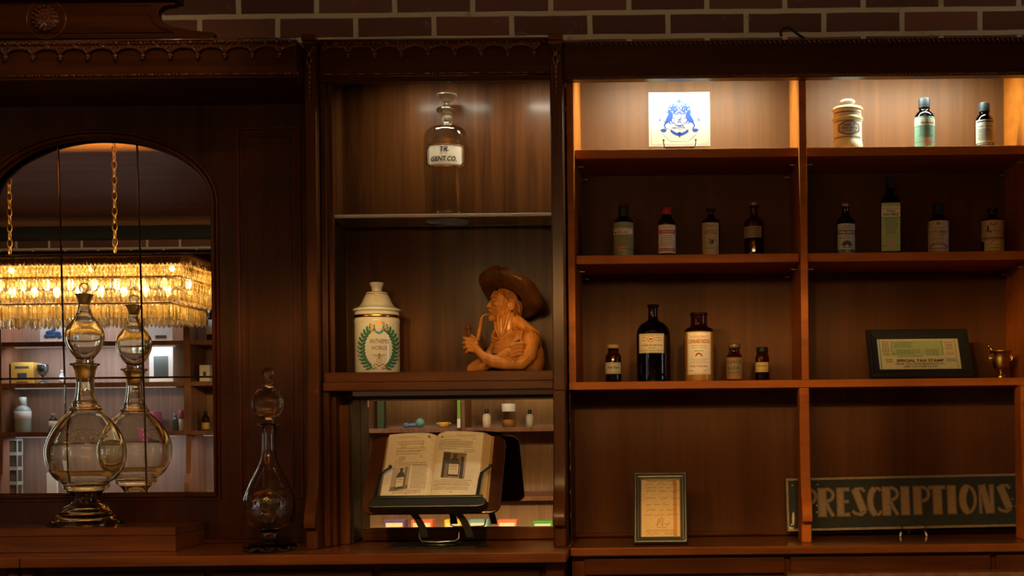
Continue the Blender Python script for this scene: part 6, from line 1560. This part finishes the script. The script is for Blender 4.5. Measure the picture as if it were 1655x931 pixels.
for nm, c, a, b, where in cols:
    boxy('carton', nm + ' carton ' + where + ' of the row in the lower mirror', 'carton', a, b, 840.5 + (0 if a < 850 else 2), bz + .001, pbr(nm.replace(' ', '_') + '_card', c, .4), .10, Yr=-1.08, art=((.1, .66, .9, .86, wht, 'printed_title'), (.2, .08, .5, .2, wht, 'printed_line')))
dl = area('added_bench_light', (-1.9, -.55, 1.9), 1.6, 9.0, (1.0, .86, .70), (math.radians(-32), 0, 0), spread=math.radians(70), sy=.1)  # lamp added to brighten the row of cartons
dlh = MB().box(-2.8, -1.0, -.62, -.50, CEIL - .03, CEIL); 
dl.location = (-1.9, -.56, CEIL - .035)
tag(dlh.build('added_bench_light_box', M['black']), 'black box of the added fill light above the coloured carton bench', 'ceiling light')  # unseen box added to carry the carton fill light

# ------------------------------------------------------------------ crystal chandelier
bulbm = pbr('glowing_bulb', (1, .8, .5), .4, emit=(1.0, .80, .46), es=115)
def crystal_mesh(L_, w):
    m = MB(); m.lathe([(0, 0), (w*.5, -w*.5), (w*.62, -L_*.5), (w*.5, -L_ + w*.7), (0, -L_)], seg=6, smooth=False, sy=.6)
    me = bpy.data.meshes.new('crystal'); me.from_pydata(m.v, [], m.f); return me
cm, N, L, B = newmat('crystal_prism'); N.remove(B)
tr = N.new('ShaderNodeBsdfTransparent'); tr.inputs['Color'].default_value = (.95, .86, .66, 1)
gl_ = N.new('ShaderNodeBsdfGlass'); gl_.inputs['IOR'].default_value = 1.6; gl_.inputs['Color'].default_value = (1, .97, .90, 1)
ts = N.new('ShaderNodeBsdfTranslucent'); ts.inputs['Color'].default_value = (.95, .78, .48, 1)
m1 = N.new('ShaderNodeMixShader'); m1.inputs[0].default_value = .6; m2 = N.new('ShaderNodeMixShader'); m2.inputs[0].default_value = .045
L.new(tr.outputs[0], m1.inputs[1]); L.new(gl_.outputs[0], m1.inputs[2]); L.new(m1.outputs[0], m2.inputs[1]); L.new(ts.outputs[0], m2.inputs[2]); L.new(m2.outputs[0], N['Material Output'].inputs['Surface'])
YCH = .90; HD = .35
ZT = rp(250, 412, 6.05).z
def chandelier(XR_, label, watts, chains, main):
    XLc = XR_ - 1.62; cxc = (XR_ + XLc) / 2
    ch = thing('chandelier', label, 'chandelier', (cxc, YCH, ZT))
    m = MB()
    for y0, y1 in ((YCH - HD, YCH - .035), (YCH + .035, YCH + HD)): m.box(XLc, XR_, y0, y1, ZT, ZT + .012)
    for x0, x1 in ((XLc, XLc + .2), (XR_ - .2, XR_)): m.box(x0, x1, YCH - .0349, YCH + .0349, ZT, ZT + .012)
    m.build('top_plate', M['brass'], ch)
    m = MB(); q = HD - .03
    m.box(XLc + .03, XR_ - .03, YCH - q - .004, YCH - q, ZT - (.042 if main else .070), ZT); m.box(XLc + .03, XR_ - .03, YCH + q, YCH + q + .004, ZT - (.042 if main else .070), ZT)
    m.box(XLc + .03, XLc + .034, YCH - q, YCH + q, ZT - (.042 if main else .070), ZT); m.box(XR_ - .034, XR_ - .03, YCH - q, YCH + q, ZT - (.042 if main else .070), ZT)
    for y in (-.037, .035): m.box(XLc + .2, XR_ - .2, YCH + y, YCH + y + .002, ZT + .012, ZT + .05)
    m.build('skirt', M['brass'], ch)
    tiers = [  # inset, z top, crystal length, width, rows stacked
        (0.000, -.002, .046, .019, 2), (0.022, -.020, .052, .019, 2), (0.035, -.095, .060, .019, 2), (0.06, -.100, .060, .022, 2), (0.105, -.215, .085, .021, 1), (0.125, -.212, .085, .022, 1)]
    front = []; rest = MB(); r_ = random.Random(9)
    for ti, (ins, zt_, L_, w, rows) in enumerate(tiers):
        if not main and ti % 2: continue
        me = crystal_mesh(L_, w); me.materials.append(cm)
        xa, xb, ya, yb = XLc + ins + .012, XR_ - ins - .012, YCH - HD + ins + .012, YCH + HD - ins - .012
        MB().tube([(xa, ya, ZT + zt_ - .001), (xb, ya, ZT + zt_ - .001), (xb, yb, ZT + zt_ - .001), (xa, yb, ZT + zt_ - .001)], .005, 6, closed=True).build('tier_rail', M['brass'], ch)
        st = w * 1.06
        for row in range(rows):
            z = ZT + zt_ - .004 - row * (L_ * .94)
            sites = []
            n = int((xb - xa) / st)
            for k in range(n + 1):
                x = xb - k * st; sites.append((x, yb, 0)); sites.append((x, ya, 0))
            n = int((yb - ya) / st)
            for k in range(1, n): sites.append((xb, ya + k * st, 1)); sites.append((xa, ya + k * st, 1))
            for (x, y, e) in sites:
                yaw = r_.uniform(0, PI); sc1_ = r_.uniform(.92, 1.05)
                if y == yb and x > XR_ - .78 and not e and main and len(front) < 100 and ti in (0, 2, 4):
                    front.append((me, x, y, z, yaw, sc1_, ti))
                else:
                    c_, s_ = math.cos(yaw), math.sin(yaw); M3 = Matrix.Rotation(yaw, 3, 'Z')
                    rest.add([Vector((x, y, z)) + M3 @ (Vector(v.co) * sc1_) for v in me.vertices], [tuple(p.vertices) for p in me.polygons])
    for me, x, y, z, yaw, s1, ti in front:
        o = bpy.data.objects.new('crystal', me); sc.collection.objects.link(o); o.parent = ch
        o.location = (x - cxc, y - YCH, z - ZT); o.rotation_euler = (0, 0, yaw); o.scale = (s1, s1, s1)
    tag(rest.build('crystal_curtain', cm, ch), kind='stuff')
    for k in range(14):
        for q in (-1, 1):
            x = XLc + 1.62 * (k + .5) / 14; y = YCH + q * .17
            b = MB().lathe([(0, .0), (.012, .0), (.012, -.03), (.0, -.03)], (x, y, ZT), 14).build('lamp_holder', M['brass'], ch)
            MB().ell((x, y, ZT - .115), (.016, .016, .030)).build('bulb', bulbm, ch)
            MB().tube([(x, y, ZT - .03), (x, y, ZT - .085)], .010, 10).build('lamp_tube', M['brass'], ch)
    for k in range(4):
        d = bpy.data.lights.new('chandelier_lamp', 'POINT'); d.energy = watts; d.color = (1.0, .61, .19); d.shadow_soft_size = .012
        o = bpy.data.objects.new('chandelier_lamp', d); sc.collection.objects.link(o); o.location = (XLc + 1.62 * (k + .5) / 4, YCH, ZT - .022)
    # chains to the ceiling
    for chx in chains:
        p = Vector((chx, YCH, 0)); m = MB(); z = ZT + .014; k = 0
        while z < CEIL - .02:
            a = .0105; h_ = .024
            pts = [(a*math.cos(t), 0, h_*math.sin(t)*.9) for t in [2*PI*i/12 for i in range(12)]]
            if k % 2: pts = [(0, q[0], q[2]) for q in pts]
            m.tube([(p.x + q[0], YCH + q[1], z + h_ + q[2]) for q in pts], .0036, 6, closed=True); z += h_ * 1.62; k += 1
        m.build('chain', M['brass'], ch)
        MB().lathe([(0, 0), (.05, 0), (.055, -.01), (.02, -.03), (0, -.032)], (p.x, YCH, CEIL), 28).build('ceiling_rose', M['brass'], ch)

chandelier(rp(300, 440, 6.05).x, 'long rectangular tiered crystal chandelier glowing gold in the arched mirror', CHAND, (rp(185, 300, 6.4).x, rp(15, 300, 6.4).x), True)
chandelier(.50, 'second long crystal chandelier hanging in front of the wide shelving unit', CHAND2, (-.05, -.55), False)

GROUPS = {'carton': 'coloured cartons in a row on the bench', 'glass_canister': 'stacked square glass canisters', 'medicine_vial': 'small vials on the third shelf',
          'wire_easel': 'black wire easels on the shelves', 'chandelier': 'crystal chandeliers hanging in the room', 'medicine_bottle': 'small medicine bottles on the two upper shelves'}
for o in list(sc.objects):
    k = o.name.split('.')[0]
    if o.parent is None and k in GROUPS and 'category' in o: o['group'] = GROUPS[k]
